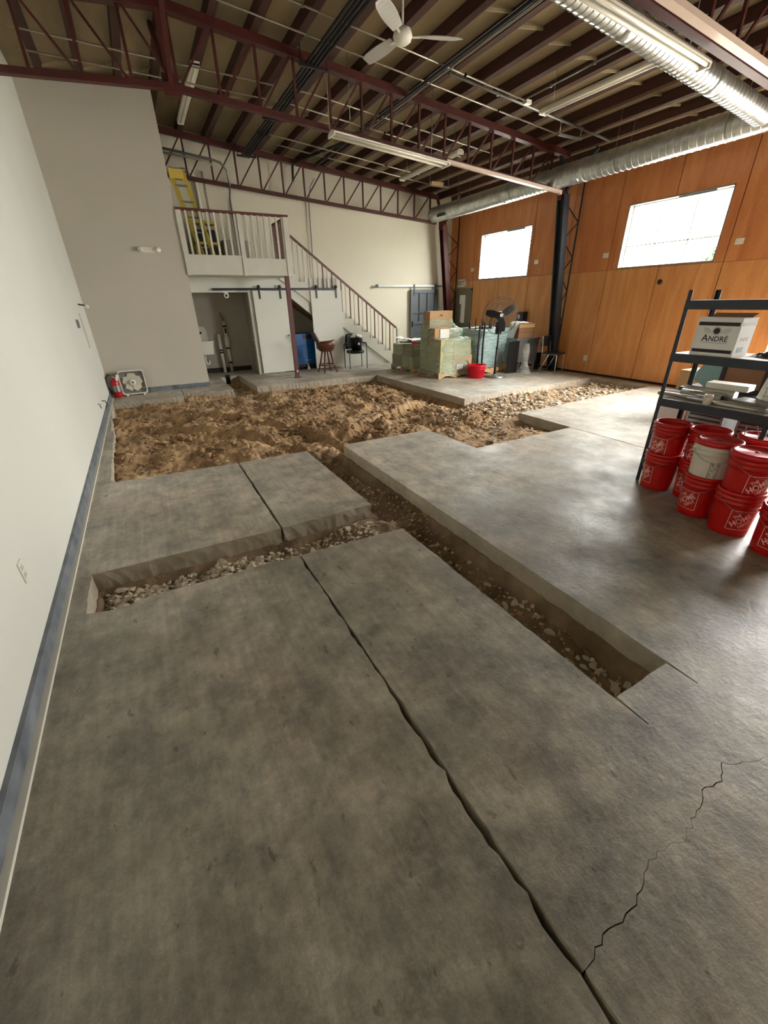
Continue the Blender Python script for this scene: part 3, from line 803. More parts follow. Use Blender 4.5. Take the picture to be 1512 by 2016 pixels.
# sliding white doors under the balcony, on one black rail
rail = thing('door_rail', 'long black sliding door rail above the two white doors under the balcony', 'rail', (3.3, YS-.06, 2.02))
MB().box(1.74, 4.93, YS-.075, YS-.060, 1.995, 2.045).build('rail_bar', 'black', rail)
for x in (1.85, 2.6, 3.3, 4.0, 4.85): MB().tube([(x, YS-.065, 2.02), (x, YS, 2.02)], .01, 6).build('standoff', 'black', rail)
def sliding(x0, x1, lab, knob):
    d = thing('sliding_door', lab, 'door', ((x0+x1)/2, YS-.06, .02))
    MB().box(x0, x1, YS-.085, YS-.045, .025, 1.985).build('door_panel', 'wall_white', d)
    for x in (x0+.16, x1-.16):
        mb = MB(); mb.box(x-.022, x+.022, YS-.095, YS-.085, 1.80, 2.07)
        mb.lathe([(0, -.012), (.042, -.012), (.042, .012), (0, .012)], 14, (x, YS-.095, 2.07), M=Matrix.Rotation(PI/2, 4, 'X'))
        mb.build('hanger', 'black', d)
    if knob: MB().sphere((x1-.05, YS-.10, .93), .02).build('knob', 'galv_dull', d)
sliding(2.68, 3.53, 'white flush sliding door at the edge of the alcove with the sink', True)
sliding(4.19, 5.07, 'white flush sliding door behind the wooden swivel stool', False)

# far barn door
barn = thing('barn_door', 'slate grey panelled barn door on the far white wall', 'door', (8.5, YF-.08, .03))
bx0, bx1, by = 7.95, 9.0, YF-.11
MB().box(bx0, bx1, by+.035, by+.06, .03, 2.02).build('door_panel', 'barn_grey', barn)
mb = MB()
for x0, x1 in ((bx0, bx0+.11), (bx1-.11, bx1)): mb.box(x0, x1, by, by+.035, .03, 2.02)
mb.build('stile', 'barn_grey', barn)
for z0, z1 in ((.03, .22), (1.0, 1.08), (1.32, 1.36), (1.92, 2.02)): MB().box(bx0+.11, bx1-.11, by, by+.035, z0, z1).build('cross_rail', 'barn_grey', barn)
for x in (bx0+.35, bx0+.66): MB().box(x-.02, x+.02, by, by+.035, 1.08, 1.92).build('glazing_bar', 'barn_grey', barn)
MB().box(bx0+.48, bx0+.54, by, by+.035, .22, 1.0).build('mid_stile', 'barn_grey', barn)
MB().box(bx0+.05, bx0+.075, by-.03, by, .92, 1.10).build('pull_handle', 'black', barn)
for x in (bx0+.12, bx1-.1): MB().box(x-.025, x+.025, by-.012, by, 1.85, 2.17).build('hanger', 'dark_steel', barn)
r2_ = thing('door_rail', 'thin grey sliding rail running left from the barn door on the far wall', 'rail', (8, YF-.09, 2.12))
MB().box(6.66, 9.25, YF-.10, YF-.08, 2.10, 2.145).build('rail_bar', 'galv_dull', r2_)
for x in (6.72, 7.5, 8.3, 9.1): MB().tube([(x, YF-.09, 2.12), (x, YF, 2.12)], .01, 6).build('standoff', 'galv_dull', r2_)
MB().box(6.68, 6.76, YF-.12, YF-.08, 2.08, 2.165).build('end_stop', 'dark_steel', r2_)

# steel door with exit sign in the plywood wall
dr = sempty('door_1', (XR, 12.07, 0))
mb = MB(); mb.box(XR-.03, XR+.02, 11.60, 11.66, 0, 2.02); mb.box(XR-.03, XR+.02, 12.49, 12.55, 0, 2.02); mb.box(XR-.03, XR+.02, 11.6, 12.55, 1.97, 2.03)
mb.build('door_frame', 'door_olive', dr)
MB().box(XR-.005, XR+.02, 11.66, 12.49, .01, 1.97).build('door_leaf', 'door_olive', dr)
MB().box(XR-.04, XR-.005, 11.70, 12.45, .95, 1.0).build('push_bar', 'galv_dull', dr)
mb = MB(); mb.poly([(11.93, 1.02), (12.13, 1.02), (12.13, 1.58), (12.22, 1.58), (12.22, 1.84), (11.93, 1.84)], .006, 'x', XR-.012)
tag(mb.build('paper_notice', 'paper'), 'tall white paper notice taped to the olive grey exit door', 'notice')
ex = thing('exit_sign', 'small white EXIT sign above the olive grey door', 'sign', (XR, 12.1, 2.17))
MB().box(XR-.09, XR+.02, 11.93, 12.28, 2.07, 2.28).build('sign_box', 'white_metal', ex)
tv, tf = text_mesh('EXIT', .17, 0, bold=.003)
R_ = Matrix(((0, 0, -1), (-1, 0, 0), (0, 1, 0)))
MB().add([R_ @ v + Vector((XR-.093, 12.105, 2.175)) for v in tv], tf).build('lettering', 'exit_red', ex)
MB().sphere((XR-.05, 11.90, 2.17), .05, s=(.8, .7, 1)).build('lamp_head', 'white_metal', ex)

# ================================================================== ALCOVE
sk = thing('utility_sink', 'white wall-hung utility sink with a splashback inside the alcove', 'sink', (1.15, YF-.25, .5))
mb = MB(); x0, x1, y0, y1, z0, z1 = .90, 1.62, YF-.52, YF-.03, .52, .84
mb.add([(x0, y0, z1), (x1, y0, z1), (x1, y1, z1), (x0, y1, z1), (x0+.05, y0+.05, z0), (x1-.03, y0+.05, z0), (x1-.03, y1, z0), (x0+.05, y1, z0),
        (x0+.04, y0+.04, z1), (x1-.04, y0+.04, z1), (x1-.04, y1-.04, z1), (x0+.04, y1-.04, z1), (x0+.08, y0+.08, z0+.04), (x1-.07, y0+.08, z0+.04), (x1-.07, y1-.06, z0+.04), (x0+.08, y1-.06, z0+.04)],
       [(0,1,5,4), (1,2,6,5), (2,3,7,6), (3,0,4,7), (4,5,6,7), (0,1,9,8), (1,2,10,9), (2,3,11,10), (3,0,8,11), (8,9,13,12), (9,10,14,13), (10,11,15,14), (11,8,12,15), (12,13,14,15)])
mb.box(x0-.01, x1+.01, y0-.012, y0+.012, z1-.03, z1+.01); mb.build('basin', 'white_metal', sk)
mb = MB(); mb.poly([(.92, .84), (1.56, .84), (1.56, 1.10), (1.50, 1.18), (1.0, 1.18), (.92, 1.10)], .02, 'y', YF-.045); mb.build('splashback', 'white_metal', sk)
mb = MB(); mb.tube([(1.15, YF-.06, 1.03), (1.42, YF-.06, 1.03)], .02, 8); mb.tube([(1.28, YF-.07, 1.03), (1.28, YF-.22, 1.06), (1.28, YF-.28, 1.0)], .013, 8)
mb.sphere((1.17, YF-.09, 1.03), .03); mb.sphere((1.40, YF-.09, 1.03), .03); mb.build('tap', 'dark_steel', sk)
MB().tube([(1.38, YF-.25, .52), (1.38, YF-.25, .30), (1.40, YF-.25, .26), (1.45, YF-.25, .26), (1.47, YF-.25, .30), (1.47, YF-.2, .34), (1.47, YF-.04, .34)], .022, 10).build('trap_pipe', 'white_metal', sk)
def standpipe(x, zt_, lab, rings, fat=None):
    t = thing('drain_pipe', lab, 'pipe', (x, YF-.12, 0))
    MB().tube([(x, YF-.12, 0), (x, YF-.12, zt_)], .042, 12).build('pipe_run', 'white_metal', t)
    for z in rings: MB().tube([(x, YF-.12, z-.02), (x, YF-.12, z+.02)], .05, 12).build('coupling', 'black', t)
    if fat: MB().tube([(x, YF-.12, fat[0]), (x, YF-.12, fat[0]+.05), (x, YF-.12, fat[1]-.05), (x, YF-.12, fat[1])], [.042, .066, .066, .042], 12).build('expansion_sleeve', 'white_metal', t)
    return t
standpipe(1.84, .98, 'shorter white vertical drain pipe beside the utility sink', (.52, .58))
t = standpipe(2.03, 1.30, 'taller white drain pipe with black couplings right of the shorter one', (.25, .62, 1.17), (.66, .92))
MB().tube([(2.03, YF-.12, 1.30), (2.0, YF-.10, 1.42), (1.98, YF-.05, 1.5)], [.03, .02, .012], 8).build('vent_end', 'galv_dull', t)
MB().tube([(2.03, YF-.17, 1.0), (2.03, YF-.17, 1.12)], .02, 8).build('valve_lever', 'black', t)
g = thing('vent_grille', 'white louvred return grille low on the side wall of the alcove', 'grille', (2.65, 12.15, .45))
MB().box(2.635, 2.66, 11.96, 12.46, .22, .84).build('grille_frame', 'trim_white', g)
for k in range(9): MB().box(2.628, 2.64, 11.99, 12.43, .26+.062*k, .27+.062*k+.03).build('louvre', 'grille', g)
s = thing('ceiling_speaker', 'round white pod with a dark centre under the alcove lintel', 'sensor', (2.05, YS+.06, 1.9))
MB().lathe([(.052, 0), (.06, .02), (.03, .03), (.03, .0)], 18, (2.05, YS-.0, 1.885), M=Matrix.Rotation(PI/2, 4, 'X')).build('ring', 'white_metal', s)
MB().lathe([(0, .012), (.03, .012)], 14, (2.05, YS-.0, 1.885), M=Matrix.Rotation(PI/2, 4, 'X')).build('centre', 'black', s)
MB().box(2.0, 2.1, YS-.005, YS+.1, 1.93, 1.955).build('mount', 'white_metal', s)
fd = thing('floor_drain_stub', 'black plastic drain stub standing in the small trench by the alcove', 'pipe', (1.70, 11.55, -.1))
MB().lathe([(0, -.12), (.055, -.12), (.055, .04), (.07, .04), (.07, .09), (.05, .09), (.05, 0)], 14, (1.70, 11.5, 0)).build('stub', 'black_rubber', fd)

# blue compressor under the stair
cpz = thing('air_compressor', 'blue enamelled compressor cabinet standing in the dark space under the stair', 'compressor', (3.95, 12.3, 0))
MB().box(3.40, 4.45, 12.0, 12.55, .13, .93).build('cabinet', 'blue', cpz)
MB().box(3.40, 4.45, 12.0, 12.55, .05, .13).build('skid_base', 'black', cpz)
MB().box(3.95, 4.2, 11.99, 12.0, .80, .90).build('control_panel', 'black', cpz)
MB().box(3.5, 4.35, 11.992, 12.0, .62, .63).build('door_seam', 'black', cpz)
MB().box(4.0, 4.16, 11.992, 12.0, .23, .25).build('badge', 'galv_dull', cpz)
for x in (3.47, 4.38): MB().box(x-.05, x+.05, 12.02, 12.5, 0, .05).build('foot', 'black', cpz)
MB().lathe([(0, .0), (.05, 0), (.035, .05), (.012, .08), (.012, .14), (0, .14)], 10, (4.02, 11.93, 0)).build('drain_bottle', 'white_metal', cpz)
cl = MB()
for k in range(3): cl.sphere((3.5+.05*k, 12.2, .95+.02*(k % 2)), .07, s=(1.2, 1, .45))
tag(cl.build('cloth_bundle', 'paper'), 'crumpled white cloth lying on the blue compressor', 'cloth')
MB().poly([(3.40, 2.2), (3.40, 2.0), (6.0, .22), (6.0, .42)], .9, 'y', YS+.1).build('wall_under_stair', 'card_dark')['kind'] = 'structure'

# ================================================================== PARTITION WALL FITTINGS
em = thing('emergency_light', 'white twin-head emergency light high on the partition wall', 'lamp', (.53, YB-.05, 2.68))
MB().box(.42, .64, YB-.06, YB, 2.63, 2.72).build('housing', 'white_metal', em)
for s_, x in ((-1, .39), (1, .68)):
    M_ = Matrix.Translation((x, YB-.07, 2.68)) @ Matrix.Rotation(s_*.5, 4, 'Z') @ Matrix.Rotation(PI/2, 4, 'X')
    MB().lathe([(0, .05), (.045, .05), (.052, .03), (.04, -.03), (0, -.04)], 14, M=M_).build('lamp_head', 'white_metal', em)
# box fan
bf = thing('box_fan', 'white square box fan standing on the floor against the partition', 'fan', (-.38, YB-.2, 0), rz=.05)
W = .24
mb = MB()
def rr_ring(w0, w1, r, y0, y1):
    def ring(w):
        pts = []
        for cx, cz, a0 in ((w-r, w-r, 0), (-w+r, w-r, PI/2), (-w+r, -w+r, PI), (w-r, -w+r, 1.5*PI)):
            for k in range(5):
                a = a0+PI/2*k/4; pts.append((cx+r*math.cos(a), cz+r*math.sin(a)))
        return pts
    o, i = ring(w0), ring(w1); n = len(o)
    vs = [(p[0], y0, p[1]+.265) for p in o]+[(p[0], y0, p[1]+.265) for p in i]+[(p[0], y1, p[1]+.265) for p in o]+[(p[0], y1, p[1]+.265) for p in i]
    fs = []
    for k in range(n):
        l = (k+1) % n
        fs += [(k, l, n+l, n+k), (2*n+k, 2*n+l, 3*n+l, 3*n+k), (k, l, 2*n+l, 2*n+k), (n+k, n+l, 3*n+l, 3*n+k)]
    return vs, fs
mb.add(*rr_ring(W, W-.018, .05, -.05, .05)); mb.build('frame', 'white_metal', bf, world=False)
mb = MB()
for k in range(-8, 9):
    h = W-.012 - (.02 if abs(k) > 7 else 0); mb.box(k*.027-.001, k*.027+.001, -.046, -.043, .265-h, .265+h)
for k in (-1, 1): mb.box(-W+.02, W-.02, -.047, -.045, .265+k*.12-.002, .265+k*.12+.002)
mb.build('grille', 'white_metal', bf, world=False)['kind'] = 'stuff'
for k in range(5):
    a = 2*PI*k/5+.3; mb = MB(); vs = []
    for t in range(6):
        rr = .05+.13*t/5; wd = .03+.055*math.sin(PI*(t+.6)/6.5)
        for s_ in (-1, 1): vs.append((rr*math.cos(a)-s_*wd*math.sin(a), s_*.015, .265+rr*math.sin(a)+s_*wd*math.cos(a)))
    mb.add(vs, [(2*t, 2*t+1, 2*t+3, 2*t+2) for t in range(5)], True)
    MB.build(mb, 'fan_blade', 'lens', bf, world=False)
MB().box(-W+.015, W-.015, .044, .048, .04, .49).build('back_screen', 'grille', bf, world=False)
MB().lathe([(0, .052), (.055, .052), (.06, .045), (.06, .03), (0, .03)], 20, (0, 0, .265), M=Matrix.Rotation(PI/2, 4, 'X')).build('hub', 'white_metal', bf, world=False)
MB().lathe([(0, .056), (.022, .056), (.022, .05)], 16, (0, 0, .265), M=Matrix.Rotation(PI/2, 4, 'X')).build('control_dial', 'print_grey', bf, world=False)
for x in (-.16, .16): MB().box(x-.02, x+.02, -.08, .06, 0, .03).build('foot', 'white_metal', bf, world=False)
# fire extinguisher
fe = thing('fire_extinguisher', 'red fire extinguisher with black hose standing in the corner by the box fan', 'fire extinguisher', (-.70, 10.36, 0))
MB().lathe([(0, 0), (.07, 0), (.078, .02), (.078, .30), (.06, .35), (.025, .385), (.025, .40), (0, .40)], 20).build('cylinder', 'ext_red', fe, world=False)
MB().lathe([(.0785, .12), (.0785, .24)], 20).build('label_band', 'galv_dull', fe, world=False)
mb = MB(); mb.lathe([(.028, .39), (.028, .44), (0, .44)], 12); mb.build('valve', 'galv_dull', fe, world=False)
mb = MB(); mb.beam((0, 0, .45), (.10, -.04, .47), .02, .012); mb.beam((0, 0, .43), (.09, -.035, .42), .02, .01); mb.build('lever', 'black', fe, world=False)
MB().tube([(0, 0, .43), (-.08, -.02, .46), (-.14, -.04, .40), (-.14, -.05, .25), (-.10, -.06, .10)], .014, 8).build('hose', 'black_rubber', fe, world=False)
mb = MB(); mb.cbox((.07, -.09, .40), (.05, .003, .12), (0, .35, 0)); mb.build('inspection_tag', 'paper', fe, world=False)
# left wall fittings
ou = thing('wall_outlet', 'white power outlet plate low on the left wall near the camera', 'outlet', (XL, 2.43, .45))
yo, zo = 2.53, .445
MB().box(XL, XL+.006, yo-.036, yo+.036, zo-.06, zo+.06).build('plate', 'white_metal', ou)
for dz in (-.022, .022): MB().box(XL+.006, XL+.009, yo-.017, yo+.017, zo+dz-.014, zo+dz+.014).build('socket', 'lens', ou)
for dz in (-.022, .022):
    mb = MB(); mb.box(XL+.009, XL+.0095, yo-.009, yo-.006, zo+dz-.006, zo+dz+.006); mb.box(XL+.009, XL+.0095, yo+.006, yo+.009, zo+dz-.006, zo+dz+.006); mb.build('slot', 'print_dark', ou)
cm = thing('wall_camera', 'small white camera on a short arm on the left wall', 'camera', (XL, 9.75, 1.71))
MB().tube([(XL, 9.7, 1.74), (XL+.10, 9.7, 1.72)], .012, 8).build('arm', 'dark_steel', cm)
MB().lathe([(0, -.04), (.03, -.04), (.035, .03), (.02, .04), (0, .04)], 12, (XL+.13, 9.68, 1.70), M=Matrix.Rotation(PI/2, 4, 'X')).build('camera_head', 'white_metal', cm)
th = thing('thermostat', 'small grey control box on the left wall before the door casing', 'switch', (XL, 8.62, 1.47))
MB().box(XL, XL+.03, 8.57, 8.67, 1.40, 1.52).build('body', 'grille', th); MB().box(XL+.03, XL+.032, 8.59, 8.65, 1.45, 1.5).build('display', 'print_dark', th)
st_ = struct(MB().box(XL, XL+.02, 9.28, 9.46, 1.05, 1.60).build('trim_3', 'trim_white'))
hk = thing('floor_stop', 'small black hook low on the left wall', 'hook', (XL, 7.6, .12))
MB().tube([(XL, 8.6, .26), (XL+.05, 8.6, .25), (XL+.06, 8.6, .18), (XL+.03, 8.6, .15)], .008, 6).build('hook', 'black', hk)
yp = thing('wall_cable', 'short dark cable end sticking from the left wall near the pit', 'cable', (XL, 8.0, .2))
MB().tube([(XL, 7.9, .33), (XL+.03, 7.88, .33), (XL+.035, 7.85, .27)], .006, 6).build('cable_end', 'black', yp)

# ================================================================== BALCONY CONTENTS
ld = thing('stepladder', 'yellow stepladder leaning on the balcony behind the partition', 'ladder', (1.45, 11.6, 2.56))
for x in (1.66, 1.90):
    MB().beam((x, 11.45, 2.56), (x-.36, 11.62, 4.22), .03, .09).build('ladder_rail', 'yellow', ld)
for k in range(5):
    f = (k+1)/6; MB().beam((1.66-.36*f, 11.45+.17*f, 2.56+1.66*f), (1.90-.36*f, 11.45+.17*f, 2.56+1.66*f), .08, .025).build('tread', 'galv_dull', ld)
MB().cbox((1.42, 11.64, 4.14), (.27, .14, .16)).build('top_cap', 'yellow', ld)
ct = thing('tool_cart', 'yellow framed cart with black bins behind the balcony balusters', 'cart', (1.85, 12.2, 2.56))
for x in (1.62, 2.12):
    for y in (12.0, 12.4): MB().box(x-.02, x+.02, y-.02, y+.02, 2.56, 3.42).build('upright', 'yellow', ct)
for z in (2.62, 2.95, 3.36): MB().box(1.62, 2.12, 11.98, 12.4, z, z+.05).build('shelf', 'yellow', ct)
for z in (2.67, 3.0): MB().box(1.66, 2.08, 12.0, 12.38, z, z+.24).build('bin', 'black', ct)
bs = thing('cabinet', 'dusty grey low cabinet on the balcony beside the yellow cart', 'cabinet', (2.5, 12.5, 2.56))
MB().box(2.3, 2.95, 12.35, 12.72, 2.56, 3.1).build('body', 'alcove', bs)
MB().box(2.62, 2.63, 12.345, 12.35, 2.6, 3.06).build('door_gap', 'print_grey', bs)

# ================================================================== SEATING
st = thing('swivel_stool', 'brown wooden swivel bar stool with curved back in front of the right white door', 'stool', (4.25, 11.05, 0), rz=.1)
for a in range(4):
    an = PI/4+PI/2*a; c, s_ = math.cos(an), math.sin(an)
    MB().tube([(c*.11, s_*.11, .55), (c*.18, s_*.18, .25), (c*.27, s_*.27, 0)], [.024, .026, .017], 10).build('leg', 'brown_wood', st, world=False)
mb = MB()
mb.tube([(.215*math.cos(2*PI*k/20), .215*math.sin(2*PI*k/20), .20) for k in range(21)], .016, 8, False); mb.build('foot_ring', 'brown_wood', st, world=False)
MB().lathe([(0, .54), (.16, .54), (.2, .57), (.215, .60), (.20, .635), (0, .63)], 24).build('seat', 'brown_wood', st, world=False)
mb = MB(); vs = []; n = 16
for k in range(n+1):
    a = PI*.62 + PI*.98*k/n + .25
    R1 = .225; zt_ = .80 + .05*math.cos((k/n-.5)*2*PI)*0 + .03*abs(k/n-.5)*2
    for (r_, z) in ((R1-.015, .60), (R1+.02, .60), (R1+.045, zt_), (R1+.015, zt_)): vs.append((r_*math.cos(a), r_*math.sin(a), z))
fs = []
for k in range(n):
    for j in range(4): fs.append((4*k+j, 4*k+(j+1) % 4, 4*k+4+(j+1) % 4, 4*k+4+j))
mb.add(vs, fs, True); mb.build('curved_back', 'brown_wood', st, world=False)
for k, (dx, dz) in enumerate(((-.33, 1.02),)):
    mb = MB()
    mb.add([(-.22, -.14, .78), (-.22, .14, .78), (-.34, .13, 1.02), (-.34, -.13, 1.02), (-.25, -.14, .78), (-.25, .14, .78), (-.37, .13, 1.02), (-.37, -.13, 1.02)], [(0,1,2,3), (7,6,5,4), (0,1,5,4), (1,2,6,5), (2,3,7,6), (3,0,4,7)])
    mb.build('back_splat', 'brown_wood', st, world=False)
MB().cbox((.24, .0, .66), (.09, .07, .05)).build('arm_end', 'brown_wood', st, world=False)

ac = thing('armchair', 'black office armchair against the stair wall', 'chair', (5.26, 11.38, 0), rz=-.08)
for x in (-.26, .26):
    for y in (-.22, .20):
        MB().tube([(x, y, 0), (x, y, .44 if y > 0 else .64)], .012, 8).build('leg', 'black', ac, world=False)
    MB().tube([(x, -.22, .62), (x, -.19, .665), (x, -.12, .67), (x, .12, .67), (x, .2, .62), (x, .2, .44)], .018, 8).build('armrest', 'black_rubber', ac, world=False)
mb = MB(); mb.lathe([(0, .40), (.23, .40), (.26, .43), (.25, .47), (0, .485)], 20); mb.build('seat', 'black', ac, world=False)
vs = []; fs = []
for i in range(7):
    for j in range(7):
        u = -1+2*i/6; v = j/6; w_ = .23*(1-.25*max(0, v-.6)**1.2*2)
        for t in (0, .05): vs.append((u*w_, .20+.05*u*u*-1+.05*v+t, .50+.40*v*(1-.06*u*u)))
def gi(i, j, t): return (i*7+j)*2+t
for i in range(6):
    for j in range(6):
        fs.append((gi(i,j,0), gi(i+1,j,0), gi(i+1,j+1,0), gi(i,j+1,0))); fs.append((gi(i,j,1), gi(i,j+1,1), gi(i+1,j+1,1), gi(i+1,j,1)))
for i in range(6): fs.append((gi(i,6,0), gi(i+1,6,0), gi(i+1,6,1), gi(i,6,1))); fs.append((gi(i,0,0), gi(i,0,1), gi(i+1,0,1), gi(i+1,0,0)))
for j in range(6): fs.append((gi(0,j,0), gi(0,j+1,0), gi(0,j+1,1), gi(0,j,1))); fs.append((gi(6,j,0), gi(6,j,1), gi(6,j+1,1), gi(6,j+1,0)))
MB().add(vs, fs, True).build('backrest', 'black', ac, world=False)
bk = thing('black_bin', 'black bin with round white sticker sitting on the black armchair', 'bin', (5.28, 11.33, .485))
MB().lathe([(0, 0), (.145, 0), (.165, .30), (.175, .31), (.175, .33), (.155, .33)], 22).build('bin_body', 'black_rubber', bk, world=False)
mb = MB()
for k in range(9): mb.sphere((.1*math.cos(k*.9), .1*math.sin(k*.9), .34+.02*(k % 3)), .075, 8, 6, (1, 1, .5))
mb.build('liner_bag', 'paper', bk, world=False)
M_ = Matrix.Translation((0, -.162, .17)) @ Matrix.Rotation(PI/2, 4, 'X')
MB().lathe([(0, 0), (.033, 0)], 18, M=M_).build('round_sticker', 'paper', bk, world=False)
MB().lathe([(0, .002), (.009, .002)], 12, M=M_).build('sticker_mark', 'print_dark', bk, world=False)
MB().tube([(.12, -.12, .3), (.15, -.13, .2), (.14, -.13, .1)], .008, 6).build('strap', 'galv_dull', bk, world=False)
# ================================================================== CEILING SERVICES
def spiral_duct(a, b, r, pitch, name_lab, lap=None):
    a = Vector(a); b = Vector(b); d = b-a; L = d.length; d.normalize()
    s = d.cross(Vector((0, 0, 1))).normalized(); u = s.cross(d)
    t = thing('spiral_duct', name_lab, 'duct', tuple(a))
    n = 40; vs = []; fs = []; k = int(L/.08)
    for i in range(k+1):
        c = a+d*(L*i/k)
        for j in range(n):
            an = 2*PI*j/n; vs.append(c+(s*math.cos(an)+u*math.sin(an))*r)
    for i in range(k):
        for j in range(n): p = i*n+j; q_ = i*n+(j+1) % n; fs.append((p, q_, q_+n, p+n))
    MB().add(vs, fs, True).build('duct_tube', 'galv', t)
    # raised lock seam winding round the tube
    turns = L/pitch; m = int(turns*24); path = []
    for i in range(m+1):
        an = 2*PI*i/24; path.append(a+d*(pitch*i/24)+(s*math.cos(an)+u*math.sin(an))*(r+.001))
    vs = []; fs = []
    for i, p in enumerate(path):
        an = 2*PI*i/24; rad = s*math.cos(an)+u*math.sin(an)
        vs += [p-d*.007, p+rad*.007, p+d*.007]
    for i in range(len(path)-1):
        for j in (0, 1): fs.append((3*i+j, 3*i+j+1, 3*i+j+4, 3*i+j+3))
    MB().add(vs, fs, True).build('spiral_seam', 'galv', t)
    M3 = Matrix((( s.x, u.x, d.x, 0), (s.y, u.y, d.y, 0), (s.z, u.z, d.z, 0), (0, 0, 0, 1)))
    for w in (lap or []):
        c = a+d*(L*w); MB().lathe([(r, -.06), (r+.008, -.055), (r+.008, .055), (r, .06)], 40, tuple(c), M=M3).build('coupling', 'galv', t)
    return t, M3
t, M3 = spiral_duct((1.3, 4.13, 4.583), (8.32, 4.13, 3.922), .125, .085, 'slim silver spiral duct crossing the room below the nearest roof truss', [.55, .80])
t, M3 = spiral_duct((8.5, 12.42, 3.96), (8.5, 3.95, 3.96), .19, .12, 'long silver spiral duct running along above the plywood wall', [.10, .36, .62])
mb = MB(); mb.lathe([(0, 0), (.19, 0), (.195, .02)], 40, (8.5, 12.43, 3.96), M=M3); mb.build('end_cap', 'galv', t)
MB().cbox((8.325, 11.75, 3.90), (.02, .42, .13), (0, .25, 0)).build('outlet_grille', 'print_grey', t)
for k in range(6): MB().cbox((8.31, 11.58+.068*k, 3.90), (.02, .012, .12), (0, .25, 0)).build('louvre', 'print_dark', t)
for y in (11.0, 9.1, 6.4, 4.6):
    tt = thing('duct_hanger', 'thin steel strap round the long silver duct, %s' % {11.0: 'the one nearest its far end', 9.1: 'just beyond the middle truss', 6.4: 'between the middle truss and the slim duct', 4.6: 'closest to the slim duct'}[y], 'hanger', (8.5, y, 4.2), group='straps on the long duct')
    MB().lathe([(.193, -.012), (.193, .012)], 32, (8.5, y, 3.96), M=M3).build('strap', 'galv_dull', tt)
    for s_ in (-.19, .19): MB().tube([(8.5+s_, y, 3.96), (8.5+s_, y, zdeck(8.5+s_))], .004, 6).build('rod', 'galv_dull', tt)

def strip_light(a, b, w, lab, hood=True, rods=None, tubes=False):
    a = Vector(a); b = Vector(b); d = (b-a).normalized()
    t = thing('strip_light', lab, 'ceiling light', tuple(a))
    s = d.cross(Vector((0, 0, 1))).normalized(); u = s.cross(d)
    prof = [(-w/2, .0), (-w/2, .02), (-.04, .06), (.04, .06), (w/2, .02), (w/2, 0), (.03, .035), (-.03, .035)] if hood else [(-w/2, 0), (-w/2, .05), (w/2, .05), (w/2, 0)]
    vs = [p + s*x + u*z for p in (a, b) for x, z in prof]; n = len(prof)
    fs = [(i, (i+1) % n, n+(i+1) % n, n+i) for i in range(n)] + [tuple(reversed(range(n))), tuple(range(n, 2*n))]
    MB().add(vs, fs).build('reflector_hood', 'white_metal' if hood or tubes else 'pinkish', t)
    for x in ((-w*.27, w*.27) if hood else (0,)):
        if hood or tubes: MB().tube([a+s*x+d*.03-u*.0, b+s*x-d*.03-u*.0], .018, 10).build('lamp_tube', 'lens', t)
    for f in (0, 1):
        p = a if f == 0 else b; q_ = p+d*(.02 if f == 0 else -.02)
        MB().beam(p-u*.0, q_, w*.9, .05).build('end_cap', 'white_metal', t)
    for f in (rods or []):
        p = a+(b-a)*f; MB().tube([p+u*.05, (p.x, p.y, zdeck(p.x))], .005, 6).build('suspension_rod', 'galv_dull', t)
    return t
yL = YM-.13
strip_light((3.36, yL, 4.05), (5.60, yL, 3.88), .27, 'white hooded fluorescent strip hung below the middle truss', rods=[.15, .85])
strip_light((5.64, yL+.06, 3.935), (8.70, yL+.06, 3.72), .075, 'narrow pinkish white channel continuing right from the hooded middle strip', hood=False)
tt = thing('conduit_drop', 'thin pale conduit dropping to the left end of the middle strip light', 'conduit', (3.34, yL, 4.1))
MB().tube([(3.36, yL, zt(3.36)-.1), (3.34, yL, zt(3.36)-.2), (3.34, yL, 4.12), (3.40, yL, 4.05)], .009, 8).build('conduit_run', 'conduit', tt)
strip_light((1.70, 9.06, 4.98), (1.70, 11.62, 4.98), .13, 'pale strip light beneath the joists left of the middle of the far bay', tubes=True, hood=False)
strip_light((6.38, 6.38, 4.30), (6.45, 4.45, 4.30), .17, 'long pale strip light between the two ducts, parallel to the joists', rods=[.1, .9])
strip_light((6.50, 10.9, 4.34), (6.50, 8.6, 4.34), .17, 'pale strip light in the far bay, beyond the hooded middle strip', rods=[.1, .9])
strip_light((2.6, 3.62, zb(2.6)-.14), (5.85, 3.62, zb(5.85)-.14), .15, 'white hooded strip light beside the slim spiral duct, under the nearest truss', hood=True, rods=[.2, .9])
strip_light((3.4, YN3-.11, zb(3.4)-.03), (8.6, YN3-.11, zb(8.6)-.03), .09, 'wide pinkish white channel fixed under the bottom chord of the nearest truss', hood=False, rods=[])

